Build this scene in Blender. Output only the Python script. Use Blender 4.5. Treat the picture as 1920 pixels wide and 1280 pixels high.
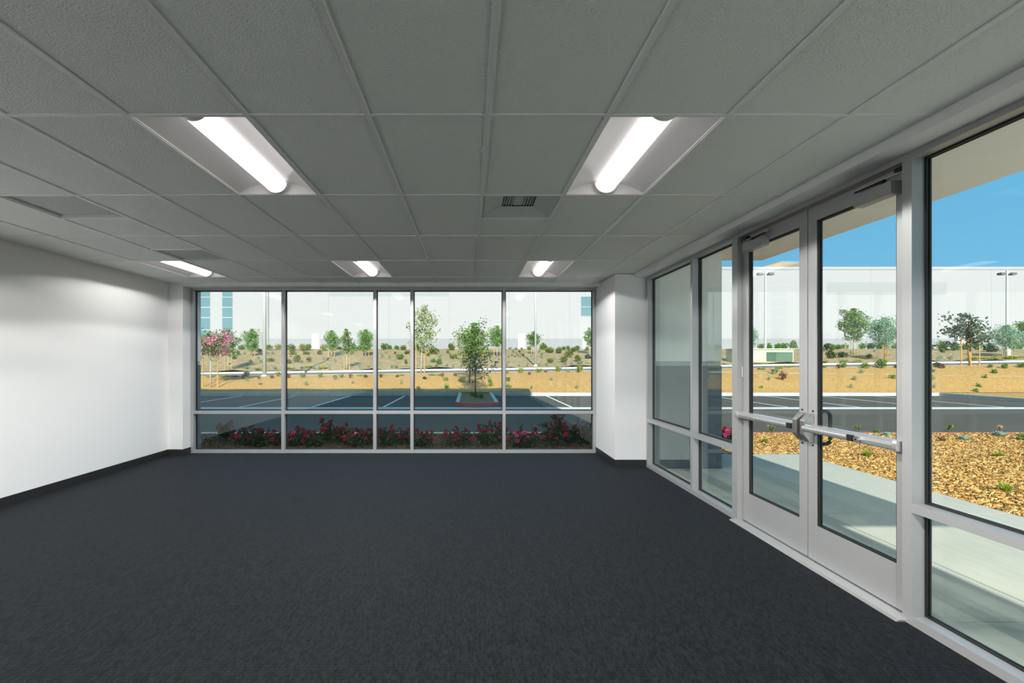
import bpy, math, random
import numpy as np

for o in list(bpy.data.objects):
    bpy.data.objects.remove(o, do_unlink=True)
SC = bpy.context.scene
COL = SC.collection

# ------------------------------------------------------------------ camera
FPX, VX, VY, CAMZ = 939.0, 881.0, 677.0, 1.5
cam_d = bpy.data.cameras.new('camera')
cam = bpy.data.objects.new('camera', cam_d); COL.objects.link(cam)
cam.location = (0, 0, CAMZ); cam.rotation_euler = (math.pi/2, 0, 0)
cam_d.sensor_width = 36.0; cam_d.sensor_fit = 'HORIZONTAL'
cam_d.lens = FPX/1920*36.0
cam_d.shift_x = (960-VX)/1920; cam_d.shift_y = (VY-640)/1920
cam_d.clip_start = 0.05; cam_d.clip_end = 2000
SC.camera = cam

# ------------------------------------------------------------------ sky, sun, exposure
SUN_E, SKY_S, LAMP_L, LAMP_W, EXPO = 6.2, 1.0, 1.6, 58.0, 0.30
K_SUN = 1.68                                   # shadow length per metre of height
w = bpy.data.worlds.new('sky'); SC.world = w; w.use_nodes = True
nt = w.node_tree; nt.nodes.clear()
tc = nt.nodes.new('ShaderNodeTexCoord'); sx = nt.nodes.new('ShaderNodeSeparateXYZ')
rp = nt.nodes.new('ShaderNodeValToRGB')            # clear sky: paler at the horizon, deeper overhead, the same all round
el = rp.color_ramp.elements
el[0].position = 0.0; el[0].color = (0.20, 0.50, 0.74, 1)
el[1].position = 1.0; el[1].color = (0.17, 0.31, 0.50, 1)
e_ = el.new(0.25); e_.color = (0.13, 0.42, 0.69, 1)
bg = nt.nodes.new('ShaderNodeBackground'); bg.inputs['Strength'].default_value = SKY_S
wo = nt.nodes.new('ShaderNodeOutputWorld')
nt.links.new(tc.outputs['Generated'], sx.inputs[0]); nt.links.new(sx.outputs['Z'], rp.inputs[0])
nt.links.new(rp.outputs[0], bg.inputs[0]); nt.links.new(bg.outputs[0], wo.inputs[0])
sun_d = bpy.data.lights.new('sun', 'SUN'); sun_d.energy = SUN_E; sun_d.angle = math.radians(0.53)
sun_d.color = (1.0, 0.955, 0.88)
sun = bpy.data.objects.new('sun', sun_d); COL.objects.link(sun)
from mathutils import Vector
SUN_DIR = Vector((-0.027, 1.0, -1/K_SUN)).normalized()
sun.rotation_euler = SUN_DIR.to_track_quat('-Z', 'Y').to_euler(); sun.location = (0, -30, 30)
SC.view_settings.view_transform = 'Standard'
try: SC.view_settings.look = 'None'
except Exception: pass
SC.view_settings.exposure = EXPO; SC.view_settings.gamma = 1.0; SC.view_settings.use_curve_mapping = False
SC.cycles.use_denoising = True
SC.cycles.max_bounces = 12; SC.cycles.diffuse_bounces = 6; SC.cycles.transparent_max_bounces = 24
SC.cycles.sample_clamp_indirect = 6.0
SC.cycles.caustics_reflective = False; SC.cycles.caustics_refractive = False

# ------------------------------------------------------------------ materials
def _bsdf(name):
    m = bpy.data.materials.new(name); m.use_nodes = True
    return m, m.node_tree, m.node_tree.nodes['Principled BSDF']

def M(name, col, rough=0.6, metal=0.0, var=None, bump=None, spec=0.5, sheen=0.0, stretch=None, aniso=0.0):
    """var=(scale, second colour[, detail]); bump=(scale, strength, distance)"""
    m, t, b = _bsdf(name)
    c = (*col, 1)
    b.inputs['Base Color'].default_value = c; b.inputs['Roughness'].default_value = rough
    b.inputs['Metallic'].default_value = metal; b.inputs['Specular IOR Level'].default_value = spec
    if sheen: b.inputs['Sheen Weight'].default_value = sheen; b.inputs['Sheen Roughness'].default_value = 0.4
    if var or bump:
        geo = t.nodes.new('ShaderNodeNewGeometry'); src = geo.outputs['Position']
        if stretch:
            mp = t.nodes.new('ShaderNodeMapping'); mp.inputs['Scale'].default_value = stretch
            t.links.new(src, mp.inputs['Vector']); src = mp.outputs[0]
    if var:
        n = t.nodes.new('ShaderNodeTexNoise'); n.inputs['Scale'].default_value = var[0]
        n.inputs['Detail'].default_value = var[2] if len(var) > 2 else 4
        r = t.nodes.new('ShaderNodeValToRGB'); r.color_ramp.elements[0].position = 0.33; r.color_ramp.elements[1].position = 0.67
        r.color_ramp.elements[0].color = c; r.color_ramp.elements[1].color = (*var[1], 1)
        t.links.new(src, n.inputs['Vector']); t.links.new(n.outputs['Fac'], r.inputs[0]); t.links.new(r.outputs[0], b.inputs['Base Color'])
    if bump:
        n2 = t.nodes.new('ShaderNodeTexNoise'); n2.inputs['Scale'].default_value = bump[0]; n2.inputs['Detail'].default_value = 3
        bp = t.nodes.new('ShaderNodeBump'); bp.inputs['Strength'].default_value = bump[1]; bp.inputs['Distance'].default_value = bump[2]
        t.links.new(src, n2.inputs['Vector']); t.links.new(n2.outputs['Fac'], bp.inputs['Height']); t.links.new(bp.outputs[0], b.inputs['Normal'])
    return m

def leaf_mat(name, cols, trans=0.25, rough=0.55):
    """colour varies leaf by leaf"""
    m, t, b = _bsdf(name)
    geo = t.nodes.new('ShaderNodeNewGeometry'); r = t.nodes.new('ShaderNodeValToRGB')
    e = r.color_ramp.elements
    while len(e) < len(cols): e.new(0.5)
    for i, c in enumerate(cols):
        e[i].position = i/max(1, len(cols)-1); e[i].color = (*c, 1)
    t.links.new(geo.outputs['Random Per Island'], r.inputs[0]); t.links.new(r.outputs[0], b.inputs['Base Color'])
    b.inputs['Roughness'].default_value = rough; b.inputs['Specular IOR Level'].default_value = 0.3
    tr = t.nodes.new('ShaderNodeBsdfTranslucent'); t.links.new(r.outputs[0], tr.inputs['Color'])
    mx = t.nodes.new('ShaderNodeMixShader'); mx.inputs[0].default_value = trans
    out = t.nodes['Material Output']
    t.links.new(b.outputs[0], mx.inputs[1]); t.links.new(tr.outputs[0], mx.inputs[2]); t.links.new(mx.outputs[0], out.inputs['Surface'])
    return m

def glass_mat(name, tint, f0):
    m = bpy.data.materials.new(name); m.use_nodes = True; t = m.node_tree; t.nodes.clear()
    lw = t.nodes.new('ShaderNodeLayerWeight'); lw.inputs['Blend'].default_value = 0.5
    p = t.nodes.new('ShaderNodeMath'); p.operation = 'POWER'; p.inputs[1].default_value = 5.0
    t.links.new(lw.outputs['Facing'], p.inputs[0])
    k = t.nodes.new('ShaderNodeMath'); k.operation = 'MULTIPLY_ADD'; k.inputs[1].default_value = 1-f0; k.inputs[2].default_value = f0
    t.links.new(p.outputs[0], k.inputs[0])
    tr = t.nodes.new('ShaderNodeBsdfTransparent'); tr.inputs[0].default_value = (*tint, 1)
    gl = t.nodes.new('ShaderNodeBsdfGlossy'); gl.inputs['Roughness'].default_value = 0.0; gl.inputs['Color'].default_value = (0.92, 1.0, 0.95, 1)
    mx = t.nodes.new('ShaderNodeMixShader'); out = t.nodes.new('ShaderNodeOutputMaterial')
    t.links.new(k.outputs[0], mx.inputs[0]); t.links.new(tr.outputs[0], mx.inputs[1]); t.links.new(gl.outputs[0], mx.inputs[2])
    t.links.new(mx.outputs[0], out.inputs[0])
    return m

def emit_mat(name, col, s):
    m = bpy.data.materials.new(name); m.use_nodes = True; t = m.node_tree; t.nodes.clear()
    e = t.nodes.new('ShaderNodeEmission'); e.inputs[0].default_value = (*col, 1); e.inputs[1].default_value = s
    o = t.nodes.new('ShaderNodeOutputMaterial'); t.links.new(e.outputs[0], o.inputs[0]); return m

def carpet_mat():
    m, t, b = _bsdf('carpet_loop')
    geo = t.nodes.new('ShaderNodeNewGeometry')
    mp = t.nodes.new('ShaderNodeMapping'); mp.inputs['Scale'].default_value = (1.0, 0.45, 1.0)
    t.links.new(geo.outputs['Position'], mp.inputs['Vector'])
    v = t.nodes.new('ShaderNodeTexVoronoi'); v.inputs['Scale'].default_value = 95; v.inputs['Randomness'].default_value = 0.55
    n = t.nodes.new('ShaderNodeTexNoise'); n.inputs['Scale'].default_value = 1.3; n.inputs['Detail'].default_value = 3
    t.links.new(mp.outputs[0], v.inputs['Vector']); t.links.new(geo.outputs['Position'], n.inputs['Vector'])
    r = t.nodes.new('ShaderNodeValToRGB'); r.color_ramp.elements[0].position = 0.0; r.color_ramp.elements[1].position = 1.0
    r.color_ramp.elements[0].color = (0.0004, 0.0005, 0.0006, 1); r.color_ramp.elements[1].color = (0.0120, 0.0142, 0.0172, 1)
    t.links.new(v.outputs['Color'], r.inputs[0])
    mx = t.nodes.new('ShaderNodeMix'); mx.data_type = 'RGBA'; mx.blend_type = 'MULTIPLY'; mx.inputs[0].default_value = 0.35
    t.links.new(r.outputs[0], mx.inputs[6]); t.links.new(n.outputs['Color'], mx.inputs[7])
    t.links.new(r.outputs[0], b.inputs['Base Color'])
    b.inputs['Roughness'].default_value = 0.72; b.inputs['Specular IOR Level'].default_value = 0.09
    b.inputs['Sheen Weight'].default_value = 0.045; b.inputs['Sheen Roughness'].default_value = 0.45
    b.inputs['Sheen Tint'].default_value = (0.75, 0.85, 1.0, 1)
    bp = t.nodes.new('ShaderNodeBump'); bp.inputs['Strength'].default_value = 0.35; bp.inputs['Distance'].default_value = 0.004; bp.invert = True
    t.links.new(v.outputs['Distance'], bp.inputs['Height']); t.links.new(bp.outputs[0], b.inputs['Normal'])
    return m

MAT = dict(
    drywall=M('white_drywall', (0.80, 0.80, 0.80), 0.75, bump=(220, 0.05, 0.001)),
    tile=M('mineral_tile', (0.88, 0.905, 0.87), 0.9, bump=(95, 0.9, 0.008), spec=0.1),
    tbar=M('painted_steel_grid', (0.84, 0.85, 0.84), 0.45),
    plenum=M('dark_plenum', (0.03, 0.03, 0.03), 0.9),
    carpet=carpet_mat(),
    base=M('black_rubber_base', (0.012, 0.012, 0.013), 0.55),
    alum=M('clear_anodised_aluminium', (0.42, 0.425, 0.43), 0.42, 0.35, spec=0.5),
    alum2=M('brushed_aluminium', (0.66, 0.66, 0.67), 0.3, 0.75, bump=(60, 0.03, 0.001), stretch=(1, 1, 18)),
    chrome=M('dull_chrome', (0.44, 0.43, 0.42), 0.32, 0.9),
    hardware=M('dark_bronze_steel', (0.035, 0.035, 0.035), 0.4, 0.6),
    closer=M('grey_painted_closer', (0.36, 0.37, 0.37), 0.4, 0.2),
    pull=M('dark_green_pull', (0.02, 0.035, 0.035), 0.35, 0.3),
    gasket=M('black_rubber_gasket', (0.008, 0.009, 0.009), 0.55),
    glass=glass_mat('clear_glazing', (0.957, 0.982, 0.965), 0.035),
    lampwhite=M('white_enamel', (0.86, 0.84, 0.84), 0.35),
    tube=emit_mat('lit_diffuser', (1.0, 0.955, 0.93), LAMP_L),
    ventgrey=M('vent_grey', (0.62, 0.65, 0.63), 0.5),
    ventdark=M('vent_perforated', (0.58, 0.61, 0.59), 0.6, var=(260, (0.40, 0.42, 0.41), 0)),
    slot=M('vent_slot', (0.50, 0.53, 0.51), 0.6),
    ext_dark=M('slate_grey_paint', (0.115, 0.135, 0.155), 0.7),
    ext_mid=M('pale_grey_paint', (0.42, 0.45, 0.46), 0.7),
    ext_light=M('light_stucco', (0.80, 0.81, 0.79), 0.8, bump=(40, 0.1, 0.004)),
    soffit=M('canopy_plaster', (0.82, 0.765, 0.72), 0.85, var=(2.0, (0.79, 0.735, 0.69)), bump=(60, 0.1, 0.003)),
    concrete=M('broom_concrete', (0.4470, 0.4510, 0.3894), 0.85, var=(3.0, (0.4100, 0.4142, 0.3608)), bump=(90, 0.35, 0.003), stretch=(6, 1, 1)),
    kerb=M('kerb_concrete', (0.6200, 0.6300, 0.6000), 0.85, var=(5.0, (0.5400, 0.5500, 0.5200))),
    redkerb=M('red_painted_kerb', (0.5500, 0.1000, 0.0900), 0.6, var=(6.0, (0.6200, 0.1400, 0.1200))),
    asphalt=M('asphalt', (0.068, 0.060, 0.044), 0.92, var=(0.5, (0.086, 0.077, 0.058), 6), bump=(150, 0.4, 0.006)),
    street=M('street_asphalt', (0.1300, 0.1351, 0.1300), 0.92, var=(0.4, (0.1600, 0.1651, 0.1600), 5)),
    stripe=M('white_road_paint', (0.7200, 0.7200, 0.7000), 0.7),
    mulch=M('wood_mulch', (0.6600, 0.4000, 0.1251), 0.95, var=(9.0, (0.4600, 0.2500, 0.0700), 10), bump=(22, 1.0, 0.08)),
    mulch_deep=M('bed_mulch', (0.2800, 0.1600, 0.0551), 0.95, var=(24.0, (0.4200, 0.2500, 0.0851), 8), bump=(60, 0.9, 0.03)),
    soil=M('dry_slope_soil', (0.45, 0.335, 0.175), 0.95, var=(2.2, (0.29, 0.21, 0.105), 10), bump=(5, 1.0, 0.25)),
    isl_soil=M('island_soil', (0.30, 0.22, 0.10), 0.95, var=(14.0, (0.22, 0.15, 0.07), 8), bump=(40, 0.8, 0.03)),
    added_paver=M('pale_bounce_paver', (0.60, 0.60, 0.55), 0.8, var=(2.0, (0.56, 0.56, 0.51))),  # unseen plaza surface, kept pale to bounce sunlight indoors
    bed_shaded=M('shade_toned_soil', (0.085, 0.065, 0.035), 0.95, var=(24.0, (0.13, 0.095, 0.05), 8), bump=(60, 0.9, 0.03)),  # rose bed mulch with the building's shade worked into its colour
    bwhite=M('tilt_up_white', (0.3978, 0.3978, 0.4151), 0.8, var=(0.05, (0.3846, 0.3846, 0.4020))),
    bband=M('tilt_up_grey_band', (0.3366, 0.3496, 0.3541), 0.8),
    bplinth=M('tilt_up_grey_base', (0.3014, 0.3146, 0.3366), 0.8),
    bdoor=M('white_steel_door', (0.4632, 0.4632, 0.4764), 0.6),
    bpane=M('blue_tinted_glass', (0.13, 0.24, 0.27), 0.15, 0.0, spec=0.4),
    pole=M('galvanised_pole', (0.5000, 0.5300, 0.5000), 0.6, 0.0),
    lampgrey=M('luminaire_grey', (0.18, 0.19, 0.19), 0.5, 0.3),
    boxgreen=M('pale_green_cabinet', (0.5000, 0.5400, 0.4000), 0.6),
    boxdark=M('dark_green_cabinet', (0.05, 0.11, 0.075), 0.55),
    boxmid=M('mid_green_cabinet', (0.085, 0.165, 0.12), 0.55),
    bark=M('brown_bark', (0.13, 0.085, 0.05), 0.9, var=(12, (0.08, 0.05, 0.03))),
    palebark=M('pale_bark', (0.5500, 0.5300, 0.4600), 0.85, var=(10, (0.4000, 0.3700, 0.3000))),
    stake=M('lodgepole_stake', (0.5500, 0.3300, 0.1100), 0.8, var=(6, (0.4500, 0.2600, 0.0800))),
    hill=M('dry_hill', (0.4200, 0.3000, 0.1700), 0.95, var=(0.05, (0.2600, 0.2200, 0.1100), 6)),
)
LEAF = dict(
    lime=leaf_mat('lime_leaves', [(0.1600, 0.2400, 0.0200), (0.3000, 0.3600, 0.0300), (0.4200, 0.4600, 0.0600)]),
    olive=leaf_mat('olive_leaves', [(0.0500, 0.0900, 0.0119), (0.1300, 0.1800, 0.0200), (0.2400, 0.2700, 0.0400)]),
    yellow=leaf_mat('yellowish_leaves', [(0.1400, 0.1900, 0.0300), (0.3000, 0.3100, 0.0600), (0.4200, 0.4000, 0.1200)]),
    sage=leaf_mat('sage_leaves', [(0.1400, 0.2200, 0.1000), (0.2600, 0.3500, 0.1900), (0.4000, 0.4700, 0.2900)]),
    dark=leaf_mat('dark_leaves', [(0.02, 0.045, 0.015), (0.045, 0.08, 0.03), (0.08, 0.11, 0.05)]),
    red=leaf_mat('russet_leaves', [(0.10, 0.04, 0.03), (0.22, 0.08, 0.06), (0.30, 0.16, 0.09)]),
    green=leaf_mat('mid_green_leaves', [(0.0500, 0.1300, 0.0200), (0.1200, 0.2400, 0.0300), (0.2200, 0.3400, 0.0500)]),
    feather=leaf_mat('feathery_leaves', [(0.1000, 0.2200, 0.0449), (0.2000, 0.3600, 0.0900), (0.3200, 0.4800, 0.1700)]),
    bluefeather=leaf_mat('blue_feathery_leaves', [(0.1400, 0.2700, 0.1600), (0.2500, 0.4200, 0.2600), (0.3600, 0.5300, 0.3600)]),
    pear=leaf_mat('pear_leaves', [(0.03, 0.09, 0.015), (0.09, 0.19, 0.03), (0.22, 0.34, 0.08)]),
    loose=leaf_mat('loose_tree_leaves', [(0.1000, 0.1700, 0.0200), (0.2500, 0.3500, 0.0600), (0.4000, 0.4800, 0.1300)]),
    syc=leaf_mat('sycamore_leaves', [(0.0300, 0.0700, 0.0400), (0.0800, 0.1300, 0.0700), (0.1400, 0.2000, 0.1200)]),
    pink=leaf_mat('pink_petals', [(0.5000, 0.1600, 0.2500), (0.7000, 0.3000, 0.4000), (0.8000, 0.4500, 0.5200)]),
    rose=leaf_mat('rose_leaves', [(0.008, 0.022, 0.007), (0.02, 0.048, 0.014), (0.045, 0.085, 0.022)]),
    rosered=leaf_mat('rose_petals', [(0.20, 0.008, 0.025), (0.32, 0.012, 0.045), (0.40, 0.03, 0.09)]),
    rosepink=leaf_mat('magenta_petals', [(0.55, 0.03, 0.22), (0.65, 0.06, 0.30)]),
    agave=leaf_mat('agave_leaves', [(0.16, 0.26, 0.20), (0.24, 0.36, 0.28), (0.34, 0.45, 0.36)], trans=0.05),
    petal=leaf_mat('peach_flower', [(0.55, 0.28, 0.10), (0.65, 0.40, 0.18)]),
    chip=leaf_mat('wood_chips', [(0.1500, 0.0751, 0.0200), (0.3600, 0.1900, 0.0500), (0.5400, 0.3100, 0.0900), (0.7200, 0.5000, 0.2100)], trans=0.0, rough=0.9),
    chip_shaded=leaf_mat('shade_toned_chips', [(0.05, 0.032, 0.015), (0.10, 0.068, 0.03), (0.17, 0.12, 0.055)], trans=0.0, rough=0.9),  # darker copy of the chips, shade put into the colour
)

# ------------------------------------------------------------------ mesh helpers
class MB:
    def __init__(self): self.v = []; self.f = []
    def add(self, vs, fs):
        n = len(self.v); self.v += [tuple(p) for p in vs]; self.f += [tuple(i+n for i in f) for f in fs]; return self
    def box(self, x0, x1, y0, y1, z0, z1):
        return self.add([(x0,y0,z0),(x1,y0,z0),(x1,y1,z0),(x0,y1,z0),(x0,y0,z1),(x1,y0,z1),(x1,y1,z1),(x0,y1,z1)],
                        [(3,2,1,0),(4,5,6,7),(0,1,5,4),(1,2,6,5),(2,3,7,6),(3,0,4,7)])
    def tube(self, pts, rads, n=8, cap=True):
        pts = [Vector(p) for p in pts]; rings = []
        for i, p in enumerate(pts):
            d = (pts[min(i+1, len(pts)-1)] - pts[max(i-1, 0)]).normalized()
            a = d.cross(Vector((0, 0, 1))) if abs(d.z) < 0.95 else d.cross(Vector((1, 0, 0)))
            a.normalize(); b = d.cross(a)
            r = rads[i] if hasattr(rads, '__len__') else rads
            rings.append([p + (a*math.cos(2*math.pi*k/n) + b*math.sin(2*math.pi*k/n))*r for k in range(n)])
        vs = [q for r in rings for q in r]; fs = []
        for i in range(len(pts)-1):
            for k in range(n):
                fs.append((i*n+k, (i+1)*n+k, (i+1)*n+(k+1) % n, i*n+(k+1) % n))
        if cap:
            fs.append(tuple(range(n))); fs.append(tuple(reversed(range((len(pts)-1)*n, len(pts)*n))))
        return self.add(vs, fs)
    def prism(self, prof, axis, a0, a1):
        """closed profile of 2-D points swept along axis ('x': prof=(y,z), 'y': (x,z), 'z': (x,y))"""
        def P(u, v, a): return {'x': (a, u, v), 'y': (u, a, v), 'z': (u, v, a)}[axis]
        n = len(prof); vs = [P(u, v, a0) for u, v in prof] + [P(u, v, a1) for u, v in prof]
        fs = [(i, (i+1) % n, n+(i+1) % n, n+i) for i in range(n)] + [tuple(reversed(range(n))), tuple(range(n, 2*n))]
        return self.add(vs, fs)
    def mesh(self, name):
        me = bpy.data.meshes.new(name); me.from_pydata(self.v, [], self.f); me.validate(); me.update()
        import bmesh
        bm = bmesh.new(); bm.from_mesh(me); bmesh.ops.recalc_face_normals(bm, faces=bm.faces); bm.to_mesh(me); bm.free()
        return me
    def build(self, name, mat, parent=None, loc=None, smooth=False, bevel=0):
        return mk(name, self.mesh(name), mat, parent, loc, smooth, bevel)

def mk(name, me, mat, parent=None, loc=None, smooth=False, bevel=0):
    if mat is not None and not me.materials: me.materials.append(mat)
    o = bpy.data.objects.new(name, me); COL.objects.link(o)
    if parent: o.parent = parent
    if loc: o.location = loc
    if smooth:
        me.polygons.foreach_set('use_smooth', [True]*len(me.polygons))
    if bevel:
        md = o.modifiers.new('bevel', 'BEVEL'); md.width = bevel; md.segments = 2; md.limit_method = 'ANGLE'
    return o

def box(name, mat, b, parent=None, bevel=0, loc=None):
    return MB().box(*b).build(name, mat, parent, loc, bevel=bevel)

def np_mesh(name, V, F):
    me = bpy.data.meshes.new(name); V = np.asarray(V, np.float32); F = np.asarray(F, np.int32); k = F.shape[1]
    me.vertices.add(len(V)); me.vertices.foreach_set('co', V.ravel())
    me.loops.add(F.size); me.loops.foreach_set('vertex_index', F.ravel())
    me.polygons.add(len(F)); me.polygons.foreach_set('loop_start', np.arange(0, F.size, k, dtype=np.int32))
    me.update(calc_edges=True); me.validate(); return me

def empty(name, loc=(0, 0, 0), rz=0):
    o = bpy.data.objects.new(name, None); COL.objects.link(o); o.location = loc; o.rotation_euler = (0, 0, rz)
    o.empty_display_size = 0.1; return o

def tag(o, label, cat=None, group=None, kind=None):
    o['label'] = label
    if cat: o['category'] = cat
    if group: o['group'] = group
    if kind: o['kind'] = kind
    return o
def struct(o, label, cat):
    return tag(o, label, cat, kind='structure')

def clone(o, parent=None):
    c = o.copy(); COL.objects.link(c); c.parent = parent
    for ch in list(o.children): clone(ch, c)
    return c

# ------------------------------------------------------------------ pixel -> place
CEIL, XL, XR = 2.74, -4.80, 2.51
YB = 8.18                       # inner face of back window frame
REAR = -8.46  # room lengthened out of view for more daylight
def street_z(X): return 0.55 + 0.0147*(min(max(X, -45), 75) + 17)
def ground_z(X, Y):
    if Y < 11.2: return -0.10
    if Y < 25.4: return -0.25 if X < 23.8 or Y < 19 else -0.10
    s = street_z(X)
    if Y < 31: t = (Y-25.4)/5.6; return -0.10 + (s+0.01+0.10)*(t + 0.12*math.sin(math.pi*t))
    if Y < 39.3: return s
    if Y < 57:
        t = (Y-39.3)/17.7; return s+0.15 + (2.9-s-0.15)*(t + 0.06*math.sin(math.pi*t))
    return 2.9
def at_depth(px, py, Y): return Vector(((px-VX)/FPX*Y, Y, CAMZ-(py-VY)/FPX*Y))
def on_ground(px, py, y0=8.6, y1=58.5):
    Y = y0
    while Y < y1:
        p = at_depth(px, py, Y)
        if p.z <= ground_z(p.x, p.y): return Vector((p.x, p.y, ground_z(p.x, p.y)))
        Y += 0.04
    p = at_depth(px, py, y1); return Vector((p.x, y1, ground_z(p.x, y1)))

# ================================================================== ROOM SHELL
floor = box('floor', MAT['carpet'], (XL-0.02, XR+0.02, REAR, 8.30, -0.10, 0.0))
struct(floor, 'charcoal looped carpet covering the whole office floor', 'floor')

wl = box('wall_left', MAT['drywall'], (XL-0.15, XL, REAR-0.1, 8.30, -0.1, 2.90))
struct(wl, 'long plain white drywall wall on the left', 'wall')
wb = MB().box(XL, -4.566, 7.965, 8.30, -0.1, CEIL).build('wall_back', MAT['drywall'])
struct(wb, 'narrow white wall return left of the back window', 'wall')
wr = MB().box(2.065, 2.512, 7.128, 8.30, -0.1, CEIL).build('wall_right', MAT['drywall'])
struct(wr, 'white drywall column in the corner between the back window and glass storefront', 'wall')
ws = MB().box(XR, 2.65, REAR-0.1, -7.40, -0.1, 2.90).build('wall_right_rear', MAT['drywall'])
struct(ws, 'white wall behind the camera beside the glass storefront', 'wall')
wq = box('wall_rear', MAT['drywall'], (XL-0.15, 2.65, REAR-0.2, REAR, -0.1, 2.90))
struct(wq, 'white wall behind the camera', 'wall')
t1 = box('trim_1', MAT['drywall'], (-4.566, 2.065, 7.957, YB, 2.69, CEIL+0.02))
struct(t1, 'white boxed header trim above the back window', 'trim')
t2 = box('trim_2', MAT['drywall'], (2.346, XR, -7.40, 7.128, 2.69, CEIL+0.02))
struct(t2, 'white boxed header trim above the glass storefront', 'trim')
BH = 0.10
b1 = MB().box(XL, XL+0.010, REAR, 7.955, 0, BH).build('baseboard_left', MAT['base'])
struct(b1, 'black rubber baseboard along the left wall', 'baseboard')
b2 = MB().box(XL+0.010, -4.556, 7.955, 7.965, 0, BH).box(-4.566, -4.556, 7.965, YB, 0, BH).build('baseboard_back', MAT['base'])
struct(b2, 'short black baseboard on the wall return left of the back window', 'baseboard')
b3 = MB().box(2.055, 2.508, 7.118, 7.128, 0, BH).box(2.055, 2.065, 7.128, YB, 0, BH).build('baseboard_right', MAT['base'])
struct(b3, 'black rubber baseboard wrapping the white corner column', 'baseboard')

# ------------------------------------------------------------------ ceiling
ceil = box('ceiling', MAT['plenum'], (XL-0.02, 2.36, REAR, 7.97, 2.90, 2.93))
struct(ceil, 'suspended ceiling of pale mineral tiles in a white metal grid', 'ceiling')
TW, TL = 0.6096, 1.2192
gx = [(0.15+n)*TW for n in range(-8, 4)]
cols = [(max(gx[i], XL), gx[i+1] if i+1 < len(gx) else 2.346) for i in range(len(gx))]   # column i -> n = i-8
rows = [(2.535+TL*k, 2.535+TL*(k+1)) for k in range(-9, 4)]; rows.append((2.535+TL*4, 7.957))  # row r -> k = r-5
LIGHTS = {(n, k) for n in (-7, -3, 1) for k in (-6, -3, 0, 3)}  # farthest row behind the camera is added for fill light
VENTS = {(0, 1): 0, (-6, 1): 0, (-6, 2): 1}
tile_cache = {}
def put_tile(x0, x1, y0, y1):
    key = (round(x1-x0, 3), round(y1-y0, 3))
    if key not in tile_cache:
        me = MB().box(-key[0]/2+0.003, key[0]/2-0.003, -key[1]/2+0.003, key[1]/2-0.003, 0, 0.016).mesh('ceiling_tile')
        tile_cache[key] = me
    mk('ceiling_tile', tile_cache[key], MAT['tile'], ceil, ((x0+x1)/2, (y0+y1)/2, CEIL+0.008))
for i, (x0, x1) in enumerate(cols):
    for r, (y0, y1) in enumerate(rows):
        n, k = i-8, r-9
        if (n, k) in LIGHTS: continue
        if (n, k) in VENTS:
            ym = (y0+y1)/2
            if VENTS[(n, k)] == 0: put_tile(x0, x1, ym, y1)
            else: put_tile(x0, x1, y0, ym)
            box('cross_tee', MAT['tbar'], (x0+0.012, x1-0.012, ym-0.012, ym+0.012, CEIL, CEIL+0.008), ceil)
            continue
        put_tile(x0, x1, y0, y1)
for x in gx[1:]:
    o = MB().box(x-0.012, x+0.012, REAR, 7.957, CEIL, CEIL+0.008).box(x-0.002, x+0.002, REAR, 7.957, CEIL+0.008, CEIL+0.045).build('main_tee', MAT['tbar'], ceil)
for (y0, y1) in rows:
    for i, (x0, x1) in enumerate(cols):
        box('cross_tee', MAT['tbar'], (max(x0, XL)+0.012, x1-0.012, y0-0.012, y0+0.012, CEIL+0.001, CEIL+0.0075), ceil)
MB().box(XL, XL+0.022, REAR, 7.957, CEIL, CEIL+0.008).build('wall_angle', MAT['tbar'], ceil)
MB().box(XL, 2.065, 7.935, 7.957, CEIL, CEIL+0.008).build('wall_angle', MAT['tbar'], ceil)

# ------------------------------------------------------------------ ceiling lights
lamp_d = bpy.data.lights.new('troffer_lamp', 'SPOT'); lamp_d.spot_size = math.radians(158); lamp_d.spot_blend = 0.06
lamp_d.energy = LAMP_W; lamp_d.color = (1.0, 0.985, 0.945); lamp_d.shadow_soft_size = 0.02
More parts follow.
